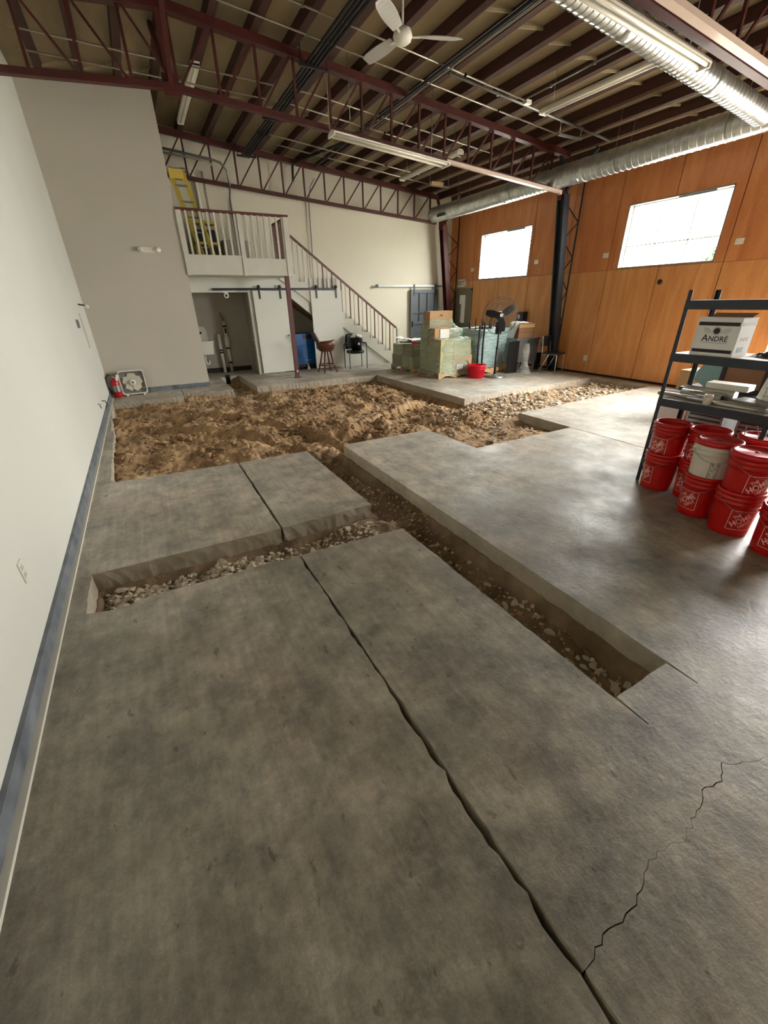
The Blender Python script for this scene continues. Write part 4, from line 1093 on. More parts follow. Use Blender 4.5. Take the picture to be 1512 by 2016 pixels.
# ceiling fan
cf = thing('ceiling_fan', 'white three-blade ceiling fan with a pale motor hub', 'ceiling fan', (3.55, 5.95, 4.50), rz=0)
MB().lathe([(0, -.07), (.06, -.07), (.10, -.045), (.115, 0), (.10, .05), (.04, .08), (0, .08)], 22).build('motor_hub', 'white_metal', cf, world=False)
MB().tube([(0, 0, .06), (0, 0, zt(3.55)-4.5+.05)], .014, 8).build('down_rod', 'white_metal', cf, world=False)
MB().lathe([(0, zt(3.55)-4.5+.0), (.06, zt(3.55)-4.5), (.05, zt(3.55)-4.5+.07), (0, zt(3.55)-4.5+.07)], 14).build('canopy', 'white_metal', cf, world=False)
for an in (math.radians(-20), math.radians(100), math.radians(220)):
    c, s_ = math.cos(an), math.sin(an); mb = MB(); vs = []
    for i in range(9):
        rr = .17+.56*i/8; w_ = .055+.025*math.sin(PI*i/8)+.01*i/8
        if i == 8: w_ *= .75
        for k in (-1, 1):
            for z in (0, .008): vs.append((rr*c-k*w_*s_, rr*s_+k*w_*c, z+k*.018))
    fs = []
    for i in range(8):
        b0 = 4*i; fs += [(b0, b0+4, b0+6, b0+2), (b0+1, b0+3, b0+7, b0+5), (b0, b0+1, b0+5, b0+4), (b0+2, b0+6, b0+7, b0+3)]
    fs += [(0, 2, 3, 1), (32, 33, 35, 34)]
    mb.add(vs, fs); bl = mb.build('fan_blade', 'blade', cf, world=False)
    MB().beam((.08*c, .08*s_, -.01), (.22*c, .22*s_, .0), .03, .008).build('blade_arm', 'white_metal', cf, world=False)

# conduits
def conduit(pts, r, m, lab, name='conduit', cat='conduit', straps=True, group=None):
    t = thing(name, lab, cat, pts[0], group=group)
    MB().tube(pts, r, 8).build('conduit_run', m, t)
    if straps:
        a, b = Vector(pts[0]), Vector(pts[-1])
        for f in (.2, .5, .8):
            i = int(f*(len(pts)-1)); p = Vector(pts[i]).lerp(Vector(pts[i+1]), .5 if len(pts) > 2 else f) if i < len(pts)-1 else Vector(pts[i])
            MB().cbox(tuple(p), (.03, .03, r*2+.012)).build('clip', 'galv_dull', t)
    return t
zu = lambda x, d=0: zt(x)+.05-d
for k in range(4):
    x = 3.02+.055*k
    conduit([(x, YN+.2, zu(x, .03)-.14), (x, 9.0, zu(x, .03)-.14), (x+.02, 12.5, zu(x, .03)-.14)], .019, 'black', '%s black conduit in the bundle of four running below the joists' % ('leftmost', 'second from left', 'third from left', 'rightmost')[k], group='four black conduits')
rk = thing('conduit_rack', 'black channel bracket carrying the black conduit bundle near the fan', 'bracket', (3.1, 6.5, 4.6))
for y in (5.9, 7.75, 9.9, 12.3):
    MB().box(2.9, 3.34, y-.02, y+.02, zu(3.1)-.215, zu(3.1)-.185).build('channel', 'black', rk)
    for x in (2.92, 3.32): MB().box(x-.006, x+.006, y-.006, y+.006, zu(3.1)-.2, zu(x)).build('drop_rod', 'black', rk)
conduit([(4.78, YN+.2, zu(4.8)-.09), (4.78, 12.3, zu(4.8)-.09)], .026, 'black', 'thick black gas pipe running straight away below the joists', name='gas_pipe', cat='pipe')
conduit([(4.84, YN+.2, zu(4.8)-.11), (4.84, 9.6, zu(4.8)-.11)], .012, 'conduit', 'bright thin conduit clipped beside the thick black gas pipe')
conduit([(4.78, 10.2, zu(4.8)-.09), (4.3, 12.2, zu(4.3)-.09), (4.3, 12.55, zu(4.3)-.09), (4.3, 12.62, zu(4.3)-.4)], .03, 'black', 'black pipe elbowing down in front of the far truss', name='gas_pipe', cat='pipe')
def cross(y, xa, xb, r=.012, m='conduit', lab='', d=.02):
    return conduit([(xa, y, zu(xa, d)), ((xa+xb)/2, y, zu((xa+xb)/2, d)), (xb, y, zu(xb, d))], r, m, lab)
cross(6.85, 1.4, 6.45, lab='pale thin conduit crossing the joists nearest the fan', d=.06)
cross(7.42, 1.2, 8.1, lab='second pale thin conduit crossing the joists, just before the middle truss', d=.04)
cross(8.9, -.6, 7.6, lab='thin pale conduit crossing just beyond the middle truss', d=.05)
cross(9.5, -.6, 7.2, lab='thin pale conduit crossing a little beyond the middle truss', d=.05)
cross(5.2, .6, 4.7, lab='thin pale conduit crossing left of the fan, nearer the camera', d=.05)
cross(10.9, 3.2, 7.0, lab='thin pale conduit crossing in front of the far truss', d=.12)
cross(11.6, 3.6, 8.2, r=.014, lab='farthest pale conduit crossing before the far truss', d=.05)
cross(7.0, 5.0, 8.9, r=.022, m='galv_dull', lab='grey pipe crossing toward the long duct', d=.04)
cross(10.0, 1.2, 2.6, r=.016, m='black', lab='short black pipe crossing near the left strip light', d=.05)
conduit([(-.6, 7.0, 4.70), (.5, 7.0, 4.78), (.55, 7.0, 4.80), (.56, 7.0, 4.86), (.56, 7.0, zdeck(.56)-.04)], .028, 'black', 'black pipe ending in an elbow at the upper left', name='gas_pipe', cat='pipe', straps=False)
cross(5.0, 1.9, 3.1, r=.03, m='black', lab='black pipe crossing above the conduit bundle near the top', d=.04)
conduit([(6.30, 6.68, zu(6.3)-.12), (6.30, 4.2, zu(6.3)-.12)], .012, 'galv_dull', 'thin rod running from the small white junction box toward the slim duct')
jb = tag(MB().cbox((6.36, 6.72, zu(6.36)-.14), (.11, .09, .05)).build('junction_box', 'white_metal'), 'small white junction box under the joists near the long strip light', 'junction box')
hf = thing('channel_hanger', 'steel channel trapeze hung near the long duct', 'hanger', (7.6, 6.9, 4.3))
MB().box(7.35, 7.95, 6.88, 6.92, 4.28, 4.31).build('channel', 'galv_dull', hf)
for x in (7.38, 7.92): MB().tube([(x, 6.9, 4.29), (x, 6.9, zdeck(x))], .005, 6).build('rod', 'galv_dull', hf)
hf = thing('channel_hanger', 'short orange timber block on a steel trapeze in the far bay', 'hanger', (7.3, 10.6, 4.3))
MB().box(7.1, 7.7, 10.58, 10.62, 4.22, 4.25).build('channel', 'galv_dull', hf)
MB().box(7.15, 7.5, 10.55, 10.66, 4.25, 4.31).build('timber_block', 'pallet', hf)
for x in (7.12, 7.68): MB().tube([(x, 10.6, 4.23), (x, 10.6, zdeck(x))], .005, 6).build('rod', 'galv_dull', hf)
# pipes on the far wall and along its top
conduit([(1.2, 12.3, 4.72), (2.3, 12.3, 4.62), (2.5, 12.3, 4.58), (2.62, 12.3, 4.45), (2.66, 12.4, 4.2), (2.70, YF-.06, 4.0), (2.74, YF-.06, 2.56)], .024, 'galv_dull', 'grey conduit bending down the far wall behind the balcony', straps=False)
conduit([(1.2, 12.2, 4.62), (2.2, 12.2, 4.56), (2.30, 12.25, 4.5)], .02, 'conduit', 'pale conduit at the top of the far wall beside the partition', straps=False)
conduit([(1.72, YF-.07, 4.48), (1.86, YF-.07, 4.46), (1.95, YF-.07, 4.36), (1.97, YF-.07, 4.2), (1.97, YF-.07, 2.56)], .045, 'white_metal', 'white elbowed vent pipe on the far wall behind the balcony rail', name='vent_pipe', cat='pipe', straps=False)
conduit([(2.16, YF-.03, 4.5), (2.18, YF-.03, 2.56)], .012, 'alcove', 'slim painted conduit on the far wall between the white vent pipe and the grey conduit', straps=False)
conduit([(4.95, YF-.05, 4.6), (4.82, YF-.05, 4.42), (4.75, YF-.03, 4.1), (4.74, YF-.03, 3.1), (4.70, YF-.03, 1.75)], .009, 'cable_blue', 'dark blue cable hanging down the far wall above the stair', name='cable', cat='cable', straps=False)
conduit([(4.67, YF-.03, 4.2), (4.64, YF-.03, 1.8)], .011, 'trim_white', 'white surface conduit on the far wall beside the blue cable', straps=False)

# plates and fixtures on the plywood wall
for y, z, lab in ((7.08, 2.53, 'small white blank plate left of the nearer window'), (4.50, 2.53, 'small white blank plate right of the nearer window'),
                  (11.68, 2.53, 'small white blank plate above and right of the exit sign'), (9.10, 2.55, 'small white blank plate right of the farther window')):
    p_ = thing('blank_plate', lab, 'plate', (XR, y, z))
    MB().box(XR-.012, XR, y-.065, y+.065, z-.045, z+.045).build('plate', 'white_metal', p_)
    for s_ in (-.04, .04): MB().box(XR-.015, XR-.012, y+s_-.004, y+s_+.004, z-.004, z+.004).build('screw', 'galv_dull', p_)
for y, z, lab in ((7.09, .37, 'cream outlet low on the plywood wall near the lattice column'), (4.53, .37, 'cream outlet low on the plywood wall behind the shelf rack')):
    p_ = thing('wall_outlet', lab, 'outlet', (XR, y, z))
    MB().box(XR-.01, XR, y-.05, y+.05, z-.065, z+.065).build('plate', 'trim_white', p_)
    for s_ in (-.028, .028): MB().box(XR-.014, XR-.01, y-.018, y+.018, z+s_-.016, z+s_+.016).build('socket', 'lens', p_)
wf = thing('wall_fixture', 'dark steel box with a bright disc on the plywood wall behind the pedestal fan', 'fixture', (XR, 9.30, 1.24))
MB().box(XR-.16, XR, 9.18, 9.42, 1.12, 1.38).build('housing', 'dark_steel', wf)
MB().lathe([(0, 0), (.05, 0), (.055, -.01)], 16, (XR-.165, 9.34, 1.26), M=Matrix.Rotation(-PI/2, 4, 'Y')).build('disc', 'white_metal', wf)
kb = thing('wall_bracket', 'small dark bracket on the plywood wall under the nearer window', 'bracket', (XR, 5.72, 1.96))
MB().lathe([(0, 0), (.045, 0), (.05, .02), (0, .02)], 14, (XR-.02, 5.72, 1.96), M=Matrix.Rotation(PI/2, 4, 'Y')).build('boss', 'print_dark', kb)
# ================================================================== PALLETS AND WRAPPED GOODS
def pallet(x0, y0, x1, y1, lab, m='pallet'):
    t = thing('pallet', lab, 'pallet', ((x0+x1)/2, (y0+y1)/2, 0))
    L, W_ = x1-x0, y1-y0
    for i in range(7):
        a = x0+(L-.09)*i/6; MB().box(a, a+.09, y0, y1, .118, .136).build('deck_board', m, t)
    for i in range(3):
        b = y0+(W_-.04)*i/2
        mb = MB(); mb.poly([(x0, .018), (x0+L*.14, .018), (x0+L*.18, .05), (x0+L*.34, .05), (x0+L*.38, .018), (x0+L*.62, .018), (x0+L*.66, .05), (x0+L*.82, .05), (x0+L*.86, .018), (x1, .018), (x1, .118), (x0, .118)], .04, 'y', b)
        mb.build('stringer', m, t)
    for i in range(3):
        a = x0+(L-.09)*i/2; MB().box(a, a+.09, y0, y1, 0, .018).build('bottom_board', m, t)
    return t
def carton(x0, x1, y0, y1, z0, z1, m, lab, group=None, hole=False, tape=True, rz=0):
    cx, cy_ = (x0+x1)/2, (y0+y1)/2
    t = thing('carton', lab, 'box', (cx, cy_, z0), rz=rz, group=group)
    a, b, h = (x1-x0)/2, (y1-y0)/2, z1-z0
    MB().box(-a+.003, a-.003, -b+.003, b-.003, .001, h-.004).build('body', m, t, world=False)
    for s_ in (-1, 1): MB().box(-a+.004, a-.004, min(0, s_*b)+.001, max(0, s_*b)-.001, h-.004, h-.001).build('flap', m, t, world=False)
    if tape: MB().box(-a, a, -.025, .025, h-.001, h).build('tape', 'trim_white', t, world=False)
    if hole: MB().box(-.045, .045, -b+.001, -b+.003, h-.11, h-.085).build('hand_hole', 'print_dark', t, world=False)
    return t
def film(name, lab, rings, m, seed, cap=True):
    """stretch film pulled round rounded rectangles: rings = (z, x0, x1, y0, y1)"""
    r = random.Random(seed); vs = []; fs = []; n = 48
    zs = []
    for i in range(len(rings)-1):
        k = max(1, int(abs(rings[i+1][0]-rings[i][0])/.04))
        for j in range(k): 
            f = j/k; zs.append([rings[i][c]*(1-f)+rings[i+1][c]*f for c in range(5)])
    zs.append(list(rings[-1]))
    ph = [r.uniform(0, 6) for _ in range(6)]
    for i, (z, x0, x1, y0, y1) in enumerate(zs):
        cx, cy_ = (x0+x1)/2, (y0+y1)/2; a, b = (x1-x0)/2, (y1-y0)/2
        for j in range(n):
            an = 2*PI*j/n; c, s_ = math.cos(an), math.sin(an)
            k = (abs(c)**7+abs(s_)**7)**(-1/7)
            w = .008*math.sin(5*an+ph[0]+z*14)+.006*math.sin(11*an+ph[1]-z*23)+r.uniform(-.004, .004)
            vs.append((cx+(a+w)*k*c, cy_+(b+w)*k*s_, z+.01*math.sin(3*an+ph[2])*(i not in (0,))))
    for i in range(len(zs)-1):
        for j in range(n): fs.append((i*n+j, i*n+(j+1) % n, (i+1)*n+(j+1) % n, (i+1)*n+j))
    mb = MB(); mb.add(vs, fs, True)
    return tag(mb.build(name, m), lab, 'plastic wrap')

# left pallet
pallet(5.98, 9.52, 7.05, 10.60, 'weathered wooden pallet under the low green wrapped load nearest the stair')
for i, (x0, x1, y0, y1, z0, z1) in enumerate(((6.0, 6.5, 9.55, 10.04, .137, .40), (6.52, 7.02, 9.55, 10.04, .137, .40), (6.0, 6.5, 10.05, 10.56, .137, .40), (6.52, 7.02, 10.05, 10.56, .137, .40),
                              (6.02, 6.50, 9.56, 10.04, .401, .665), (6.52, 7.0, 9.56, 10.04, .401, .67), (6.02, 6.5, 10.05, 10.54, .401, .66), (6.52, 7.0, 10.05, 10.54, .401, .66))):
    carton(x0, x1, y0, y1, z0, z1, 'card_dark' if i % 3 else 'card_green', '%s %s carton, %s row, in the low wrapped load nearest the stair' % ('lower' if i < 4 else 'upper', 'left' if i % 2 == 0 else 'right', 'front' if i % 4 < 2 else 'back'), 'cartons of the low wrapped load')
film('stretch_wrap', 'greenish stretch film round the low load nearest the stair', [(.06, 5.95, 7.08, 9.50, 10.62), (.14, 5.96, 7.07, 9.51, 10.61), (.4, 5.975, 7.05, 9.52, 10.60), (.68, 5.98, 7.04, 9.53, 10.58), (.70, 6.1, 6.9, 9.7, 10.4)], 'film_green', 3)
mb = MB(); mb.beam((6.20, 9.66, .735), (6.90, 9.78, .765), .16, .06); tag(mb.build('green_bag', 'green_pl'), 'folded green plastic packet with a red end on the low wrapped load', 'packet')
mb = MB(); mb.beam((6.13, 9.65, .735), (6.20, 9.66, .737), .165, .065); tag(mb.build('red_packet', 'tub'), 'red packet end at the left of the green packet', 'packet')
for i, (cx, cy_, w_, rz, tl, m, lab) in enumerate(((6.2, 10.0, .5, .3, .05, 'print_dark', 'dark flat sheet stack on the low wrapped load'), (6.6, 10.05, .6, -.3, .08, 'paper', 'large crumpled white sheet on the low wrapped load'), (6.15, 10.25, .34, .6, .35, 'paper', 'propped white sheet at the back left of the low wrapped load'))):
    mb = MB(); n = 7; vs = []; fs = []
    r = random.Random(i+20)
    for a in range(n):
        for b in range(n):
            u, v = (a/(n-1)-.5)*w_, (b/(n-1)-.5)*w_*.8
            vs.append((cx+u*math.cos(rz)-v*math.sin(rz), cy_+u*math.sin(rz)+v*math.cos(rz), .725+.03*i+r.uniform(0, .028)+max(0, v)*tl))
    for a in range(n-1):
        for b in range(n-1): q_ = a*n+b; fs.append((q_, q_+1, q_+n+1, q_+n))
    k0 = len(vs); vs2 = vs+[(x, y, z-.012) for x, y, z in vs]; fs2 = fs+[tuple(k0+j for j in reversed(f)) for f in fs]
    tag(mb.add(vs2, fs2, True).build('sheet', m), lab, 'sheet')

# front pallet
pallet(6.08, 8.44, 7.12, 9.38, 'fresh pine pallet under the tall green wrapped cartons')
P2 = [(6.12, 6.50, 8.46, 8.80, .137, .50, 'card_green', 'lower left carton at the front of the tall wrapped stack'), (6.12, 6.50, 8.46, 8.80, .501, .87, 'card_green', 'upper left carton at the front of the tall wrapped stack'),
      (6.51, 7.08, 8.46, 8.80, .137, .50, 'card', 'lower right carton at the front of the tall wrapped stack'), (6.51, 7.02, 8.46, 8.80, .501, .84, 'card_green', 'upper right carton at the front of the tall wrapped stack'),
      (6.14, 6.62, 8.81, 9.05, .137, .70, 'card_green', 'middle row carton, left and low in the tall wrapped stack'), (6.18, 6.62, 8.81, 9.05, .701, 1.10, 'card', 'middle row carton with the white sheet on its face'),
      (6.63, 7.08, 8.81, 9.05, .137, .82, 'card', 'middle row right carton in the tall wrapped stack'),
      (6.14, 6.60, 9.06, 9.37, .137, .62, 'card_green', 'back row left bottom carton of the tall wrapped stack'), (6.14, 6.60, 9.06, 9.37, .621, 1.10, 'card_green', 'back row left middle carton of the tall wrapped stack'),
      (6.61, 7.10, 9.06, 9.37, .137, .62, 'card', 'back row right bottom carton of the tall wrapped stack'), (6.61, 7.10, 9.06, 9.37, .621, 1.06, 'card_green', 'back row right upper carton of the tall wrapped stack')]
for p in P2: carton(*p)
carton(6.20, 6.88, 9.07, 9.35, 1.101, 1.47, 'card', 'pale orange carton with a hand hole crowning the tall wrapped stack', hole=True)
tag(MB().box(6.33, 6.60, 8.797, 8.803, .88, 1.08).build('paper_sheet', 'paper'), 'white paper sheet on the middle carton of the tall wrapped stack', 'paper')
tag(MB().box(6.60, 6.78, 8.425, 8.430, .19, .30).build('paper_label', 'paper'), 'white torn label low on the front of the tall wrapped stack', 'label')
film('stretch_wrap', 'glossy green stretch film round the front of the tall carton stack', [(.05, 6.02, 7.16, 8.41, 9.41), (.14, 6.05, 7.14, 8.42, 9.40), (.30, 6.09, 7.11, 8.43, 9.40), (.5, 6.10, 7.10, 8.435, 9.39), (.86, 6.11, 7.09, 8.44, 9.39), (.90, 6.15, 7.09, 8.60, 9.39)], 'film_green', 5)
film('stretch_wrap', 'green stretch film stretched from the crowning carton down over the back row', [(.86, 6.12, 7.13, 8.80, 9.40), (1.06, 6.12, 7.13, 8.88, 9.40), (1.12, 6.13, 7.05, 9.04, 9.39), (1.20, 6.16, 6.93, 9.05, 9.38), (1.30, 6.18, 6.90, 9.06, 9.37)], 'film_green', 8)
# right pallet with drum of poles
pallet(7.22, 8.42, 8.26, 9.45, 'pine pallet under the pale blue wrapped bundle of poles')
film('pole_bundle_wrap', 'pale blue shiny stretch film wound round a thick bundle of black poles', [(.137, 7.28, 8.16, 8.52, 9.36), (.3, 7.25, 8.20, 8.49, 9.40), (.7, 7.22, 8.24, 8.46, 9.43), (1.0, 7.18, 8.28, 8.42, 9.46), (1.06, 7.2, 8.26, 8.44, 9.44), (1.04, 7.3, 8.15, 8.55, 9.33)], 'film_blue', 11)
tag(MB().lathe([(0, .14), (.40, .14), (.42, 1.0), (0, 1.0)], 28, (7.72, 8.94, 0)).build('pole_bundle', 'galv_dull'), 'dull metal core of the wrapped pole bundle', 'bundle')
r = random.Random(4)
pl = 0
for pi_, (x, y, h) in enumerate(((7.24, 8.60, 1.32), (7.30, 8.9, 1.22), (7.46, 8.62, 1.30), (7.50, 8.64, 1.34), (7.58, 8.5, 1.26), (7.64, 8.48, 1.22), (7.70, 8.6, 1.25), (7.80, 8.7, 1.36), (7.84, 8.72, 1.34), (7.95, 8.62, 1.24), (8.06, 8.7, 1.26), (8.12, 8.72, 1.36), (8.24, 8.66, 1.18))):
    lab = '%s black pole from the left sticking out of the pale blue wrapped bundle' % ('first', 'second', 'third', 'fourth', 'fifth', 'sixth', 'seventh', 'eighth', 'ninth', 'tenth', 'eleventh', 'twelfth', 'last')[pi_]
    t = thing('pole', lab, 'pole', (x, y, 1.0), group='black poles in the wrapped bundle')
    w_ = r.choice((.012, .014, .028)); dx = r.uniform(-.03, .03)
    MB().tube([(x, y, 1.002), (x+dx, y, h-.05), (x+dx, y, h)], [w_, w_, w_*.4], 8).build('shaft', 'black', t)
for x, y, h, lab in ((7.20, 8.40, 1.16, 'leftmost black pole strapped upright outside the pale blue wrap'), (7.33, 8.385, 1.22, 'black pole strapped upright at the front left of the pale blue wrap')):
    MBx = MB().tube([(x+.02, y, .137), (x, y, .7), (x+.01, y, h)], .022, 8); tag(MBx.build('pole', 'black'), lab, 'pole')
tb = thing('red_tub', 'bright red plastic tub on the floor in front of the pallets', 'tub', (6.98, 8.14, 0))
MB().lathe([(0, 0), (.19, 0), (.215, .27), (.235, .275), (.235, .30), (.205, .30), (.18, .03), (0, .02)], 10).build('tub_body', 'tub', tb, world=False)
for z in (.215, .25): MB().lathe([(.213, z-.006), (.219, z), (.213, z+.006)], 10).build('rib', 'tub', tb, world=False)
tag(MB().tube([(6.95, 8.14, .05), (6.72, 8.20, .40)], .012, 8).build('stick', 'brown_wood'), 'wooden stick leaning out of the bright red tub', 'stick')

# pedestal fan
pf = thing('pedestal_fan', 'large black pedestal fan with round wire cage in front of the wrapped poles', 'fan', (7.43, 7.98, 0), rz=-.55)
MB().lathe([(0, 0), (.27, 0), (.28, .012), (.10, .035), (.035, .05), (.03, .07), (0, .07)], 28).build('base_disc', 'galv_dull', pf, world=False)
MB().tube([(0, 0, .05), (0, 0, .65)], .028, 10).build('lower_pole', 'black', pf, world=False)
MB().tube([(0, 0, .65), (0, 0, 1.25)], .019, 10).build('upper_pole', 'black', pf, world=False)
MB().sphere((0, 0, .66), .036).build('height_collar', 'black', pf, world=False)
MB().cbox((0, .07, 1.10), (.13, .10, .26)).build('switch_box', 'black', pf, world=False)
T = Matrix.Translation((0, 0, 1.36)) @ Matrix.Rotation(-.10, 4, 'X') @ Matrix.Rotation(PI/2, 4, 'X')
MB().lathe([(0, -.17), (.08, -.16), (.095, -.05), (.08, .0), (0, 0)], 20, M=T).build('motor', 'black', pf, world=False)
RC = .40
mb = MB()
for rr, z in ((RC, 0.02), (RC, -.02), (.30, .075), (.20, .09), (.30, -.08), (.2, -.10)):
    mb.tube([T @ Vector((rr*math.cos(2*PI*k/36), rr*math.sin(2*PI*k/36), z)) for k in range(37)], .004 if rr == RC else .0016, 5, False)
mb.build('cage_ring', 'black', pf, world=False)
mb = MB()
for k in range(72):
    a = 2*PI*k/72; c, s_ = math.cos(a), math.sin(a)
    for sg in (1, -1):
        mb.tube([T @ Vector((rr*c, rr*s_, sg*z)) for rr, z in ((.06, .10), (.2, .095), (.32, .07), (RC, .0))], .0011, 3, False)
mb.build('cage_wire', 'dark_steel', pf, world=False)['kind'] = 'stuff'
MB().lathe([(0, .112), (.05, .112), (.062, .10), (.062, .095)], 20, M=T).build('cage_badge', 'black', pf, world=False)
MB().lathe([(.012, .114), (.034, .114)], 20, M=T).build('badge_ring', 'paper', pf, world=False)
for an in (.55, 2.95, 4.9):
    c, s_ = math.cos(an), math.sin(an); vs = []
    for i in range(6):
        rr = .05+.30*i/5; w_ = .03+.05*math.sin(PI*(i+1)/7)
        for k in (-1, 1): vs.append(T @ Vector((rr*c-k*w_*s_, rr*s_+k*w_*c, .03+k*.02)))
    MB().add(vs, [(2*i, 2*i+1, 2*i+3, 2*i+2) for i in range(5)], True).build('fan_blade', 'black_rubber', pf, world=False)

# steel cabinet with cartons, black panel
cbn = thing('steel_cabinet', 'grey steel cabinet on legs with brown cartons on top, by the plywood wall', 'cabinet', (8.7, 8.5, 0))
MB().box(8.36, 9.12, 8.28, 8.85, .22, .76).build('body', 'galv_dull', cbn)
MB().box(8.33, 9.15, 8.25, 8.88, .76, .80).build('top', 'galv_dull', cbn)
for x in (8.40, 9.08):
    for y in (8.32, 8.80): MB().box(x-.02, x+.02, y-.02, y+.02, 0, .22).build('leg', 'galv_dull', cbn)
MB().box(8.74, 8.745, 8.275, 8.28, .24, .74).build('door_gap', 'print_dark', cbn)
MB().box(8.62, 8.72, 8.272, 8.28, .34, .50).build('notice_plate', 'trim_white', cbn)
mb = MB(); mb.box(8.02, 8.33, 8.16, 8.22, .0, .76); tag(mb.build('black_board', 'black_rubber'), 'glossy black flat board standing upright left of the steel cabinet', 'panel')
carton(8.42, 8.98, 8.32, 8.75, .801, .93, 'card_dark', 'lowest brown carton on the steel cabinet', tape=False)
carton(8.44, 8.96, 8.34, 8.74, .931, 1.04, 'card_dark', 'middle brown carton on the steel cabinet', tape=False)
carton(8.43, 8.97, 8.33, 8.76, 1.041, 1.13, 'card', 'topmost brown carton on the steel cabinet', tape=False)
vs = []; fs = []; n = 9
r = random.Random(9)
for a in range(n):
    for b in range(n):
        u = a/(n-1); v = b/(n-1); x = 8.30+.58*u; y = 8.36+.3*v; z = 1.142+.035*math.sin(PI*u)*abs(math.sin(7*v))+r.uniform(0, .02)
        if u < .22: z = 1.15-(.22-u)*1.5
        vs.append((x, y, z))
for a in range(n-1):
    for b in range(n-1): q_ = a*n+b; fs.append((q_, q_+1, q_+n+1, q_+n))
k0 = len(vs); vs += [(x-.004, y, z-.006) for x, y, z in vs]; fs += [tuple(k0+j for j in reversed(f)) for f in fs]
tag(MB().add(vs, fs, True).build('packing_paper', 'paper'), 'white packing paper draped over the cartons on the steel cabinet', 'paper')
mb = MB(); mb.lathe([(.06, .70), (.09, .5), (.07, .25), (.15, .06), (.19, .0)], 18, (8.45, 8.02, 0)); tag(mb.build('plastic_bag', 'film_clear'), 'clear plastic bag hanging in front of the steel cabinet and spreading on the floor', 'bag')
for j, (x, y) in enumerate(((9.13, 7.72),)):
    sc = thing('stacking_chair', 'black stacking chair with chrome legs at the foot of the lattice column', 'chair', (x-.05, y-.02, 0), rz=.25)
    for sx in (-.2, .2):
        MB().tube([(sx, -.2, 0), (sx, -.19, .43), (sx, -.15, .445), (sx, .2, .44), (sx, .24, .86)], .011, 8).build('frame_tube', 'galv', sc, world=False)
        MB().tube([(sx, .02, .44), (sx, .24, 0)], .011, 8).build('leg', 'galv', sc, world=False)
    MB().cbox((0, 0, .462), (.42, .42, .035)).build('seat', 'black', sc, world=False)
    MB().cbox((0, .235, .74), (.40, .03, .24), (.08, 0, 0)).build('backrest', 'black', sc, world=False)
tag(MB().box(9.10, 9.26, 8.25, 8.4, .12, .42).build('hanging_box', 'black_rubber'), 'small black box between the cabinet and the column', 'box')['label'] = 'small black box fixed low beside the steel cabinet'
mb = MB(); mb.box(9.12, 9.24, 8.27, 8.38, 0, .12); tag(mb.build('box_stand', 'black'), 'short black stand under the small black box', 'stand')
items = MB()
for k in range(5): items.beam((8.18+.04*k, 8.3+.05*k, .815+.012*k), (8.38+.02*k, 8.34+.06*k, .83+.02*k), .05, .012)

# ================================================================== SHELF RACK
X0s, X1s, Y0s, Y1s = 4.20, 4.66, 1.36, 2.25
sh = thing('shelf_rack', 'dark grey boltless steel shelf rack standing right of the trench', 'shelf', ((X0s+X1s)/2, (Y0s+Y1s)/2, 0))
for x in (X0s, X1s):
    for y in (Y0s, Y1s):
        mb = MB(); sx = 1 if x == X0s else -1; sy_ = 1 if y == Y0s else -1
        mb.box(min(x, x+sx*.004), max(x, x+sx*.004), min(y, y+sy_*.034), max(y, y+sy_*.034), 0, 1.745)
        mb.box(min(x, x+sx*.034), max(x, x+sx*.034), min(y, y+sy_*.004), max(y, y+sy_*.004), 0, 1.745)
        mb.build('upright', 'dark_steel', sh)
LV = (1.66, 1.235, .835)
for z in LV:
    for x in (X0s-.004, X1s-.006): MB().box(x, x+.01, Y0s, Y1s, z-.065, z+.005).build('beam', 'dark_steel', sh)
    for y in (Y0s, Y1s-.01): MB().box(X0s, X1s, y, y+.01, z-.055, z).build('side_beam', 'dark_steel', sh)
    MB().box(X0s+.006, X1s-.006, Y0s+.01, Y1s-.01, z-.012, z+.006).build('shelf_board', 'shelf_board', sh)
for z in (.12, .30): 
    for y in (Y0s, Y1s-.01): MB().box(X0s, X1s, y, y+.008, z-.02, z+.02).build('side_brace', 'dark_steel', sh)
# white wine carton with lettering
bx = thing('printed_carton', 'white carton lettered ANDRE with dark bands on the shelf rack', 'box', (4.40, 1.98, 1.241))
fx, a0, a1, z0, z1 = 4.255, 1.80, 2.13, 1.241, 1.535
bw = .24
MB().box(fx, fx+bw, a0, a1, z0, z1-.004).build('body', 'paper', bx)
MB().box(fx, fx+bw/2-.003, a0+.002, a1, z1-.003, z1).build('flap', 'paper', bx)
MB().cbox((fx+bw*.8, (a0+a1)/2, z1+.012), (bw*.45, a1-a0-.02, .004), (0, -.3, 0)).build('flap', 'card_dark', bx)
MB().box(fx-.0012, fx, a0+.012, a1-.012, z1-.062, z1-.034).build('dark_band', 'print_dark', bx)
MB().box(fx-.0012, fx, a0+.012, a1-.012, z0+.022, z0+.048).build('dark_band', 'print_dark', bx)
MB().box(fx+.02, fx+bw-.02, a0-.0012, a0, z1-.060, z1-.038).build('side_band', 'print_grey', bx)
MB().box(fx+.05, fx+bw-.10, a0-.0012, a0, z0+.03, z0+.07).build('side_mark', 'print_grey', bx)
RF = Matrix(((0, 0, -1), (-1, 0, 0), (0, 1, 0)))   # text facing -x, reading toward -y
def put_text(s, size, y, z, x, m, parent, sc=(1, 1), bold=.0):
    tv, tf = text_mesh(s, size, 0, sc, bold)
    return MB().add([RF @ v + Vector((x, y, z)) for v in tv], tf).build('lettering', m, parent)
yc = (a0+a1)/2
put_text('A', .075, yc+.075, z0+.133, fx-.0015, 'print_dark', bx, (1, 1), .0008)
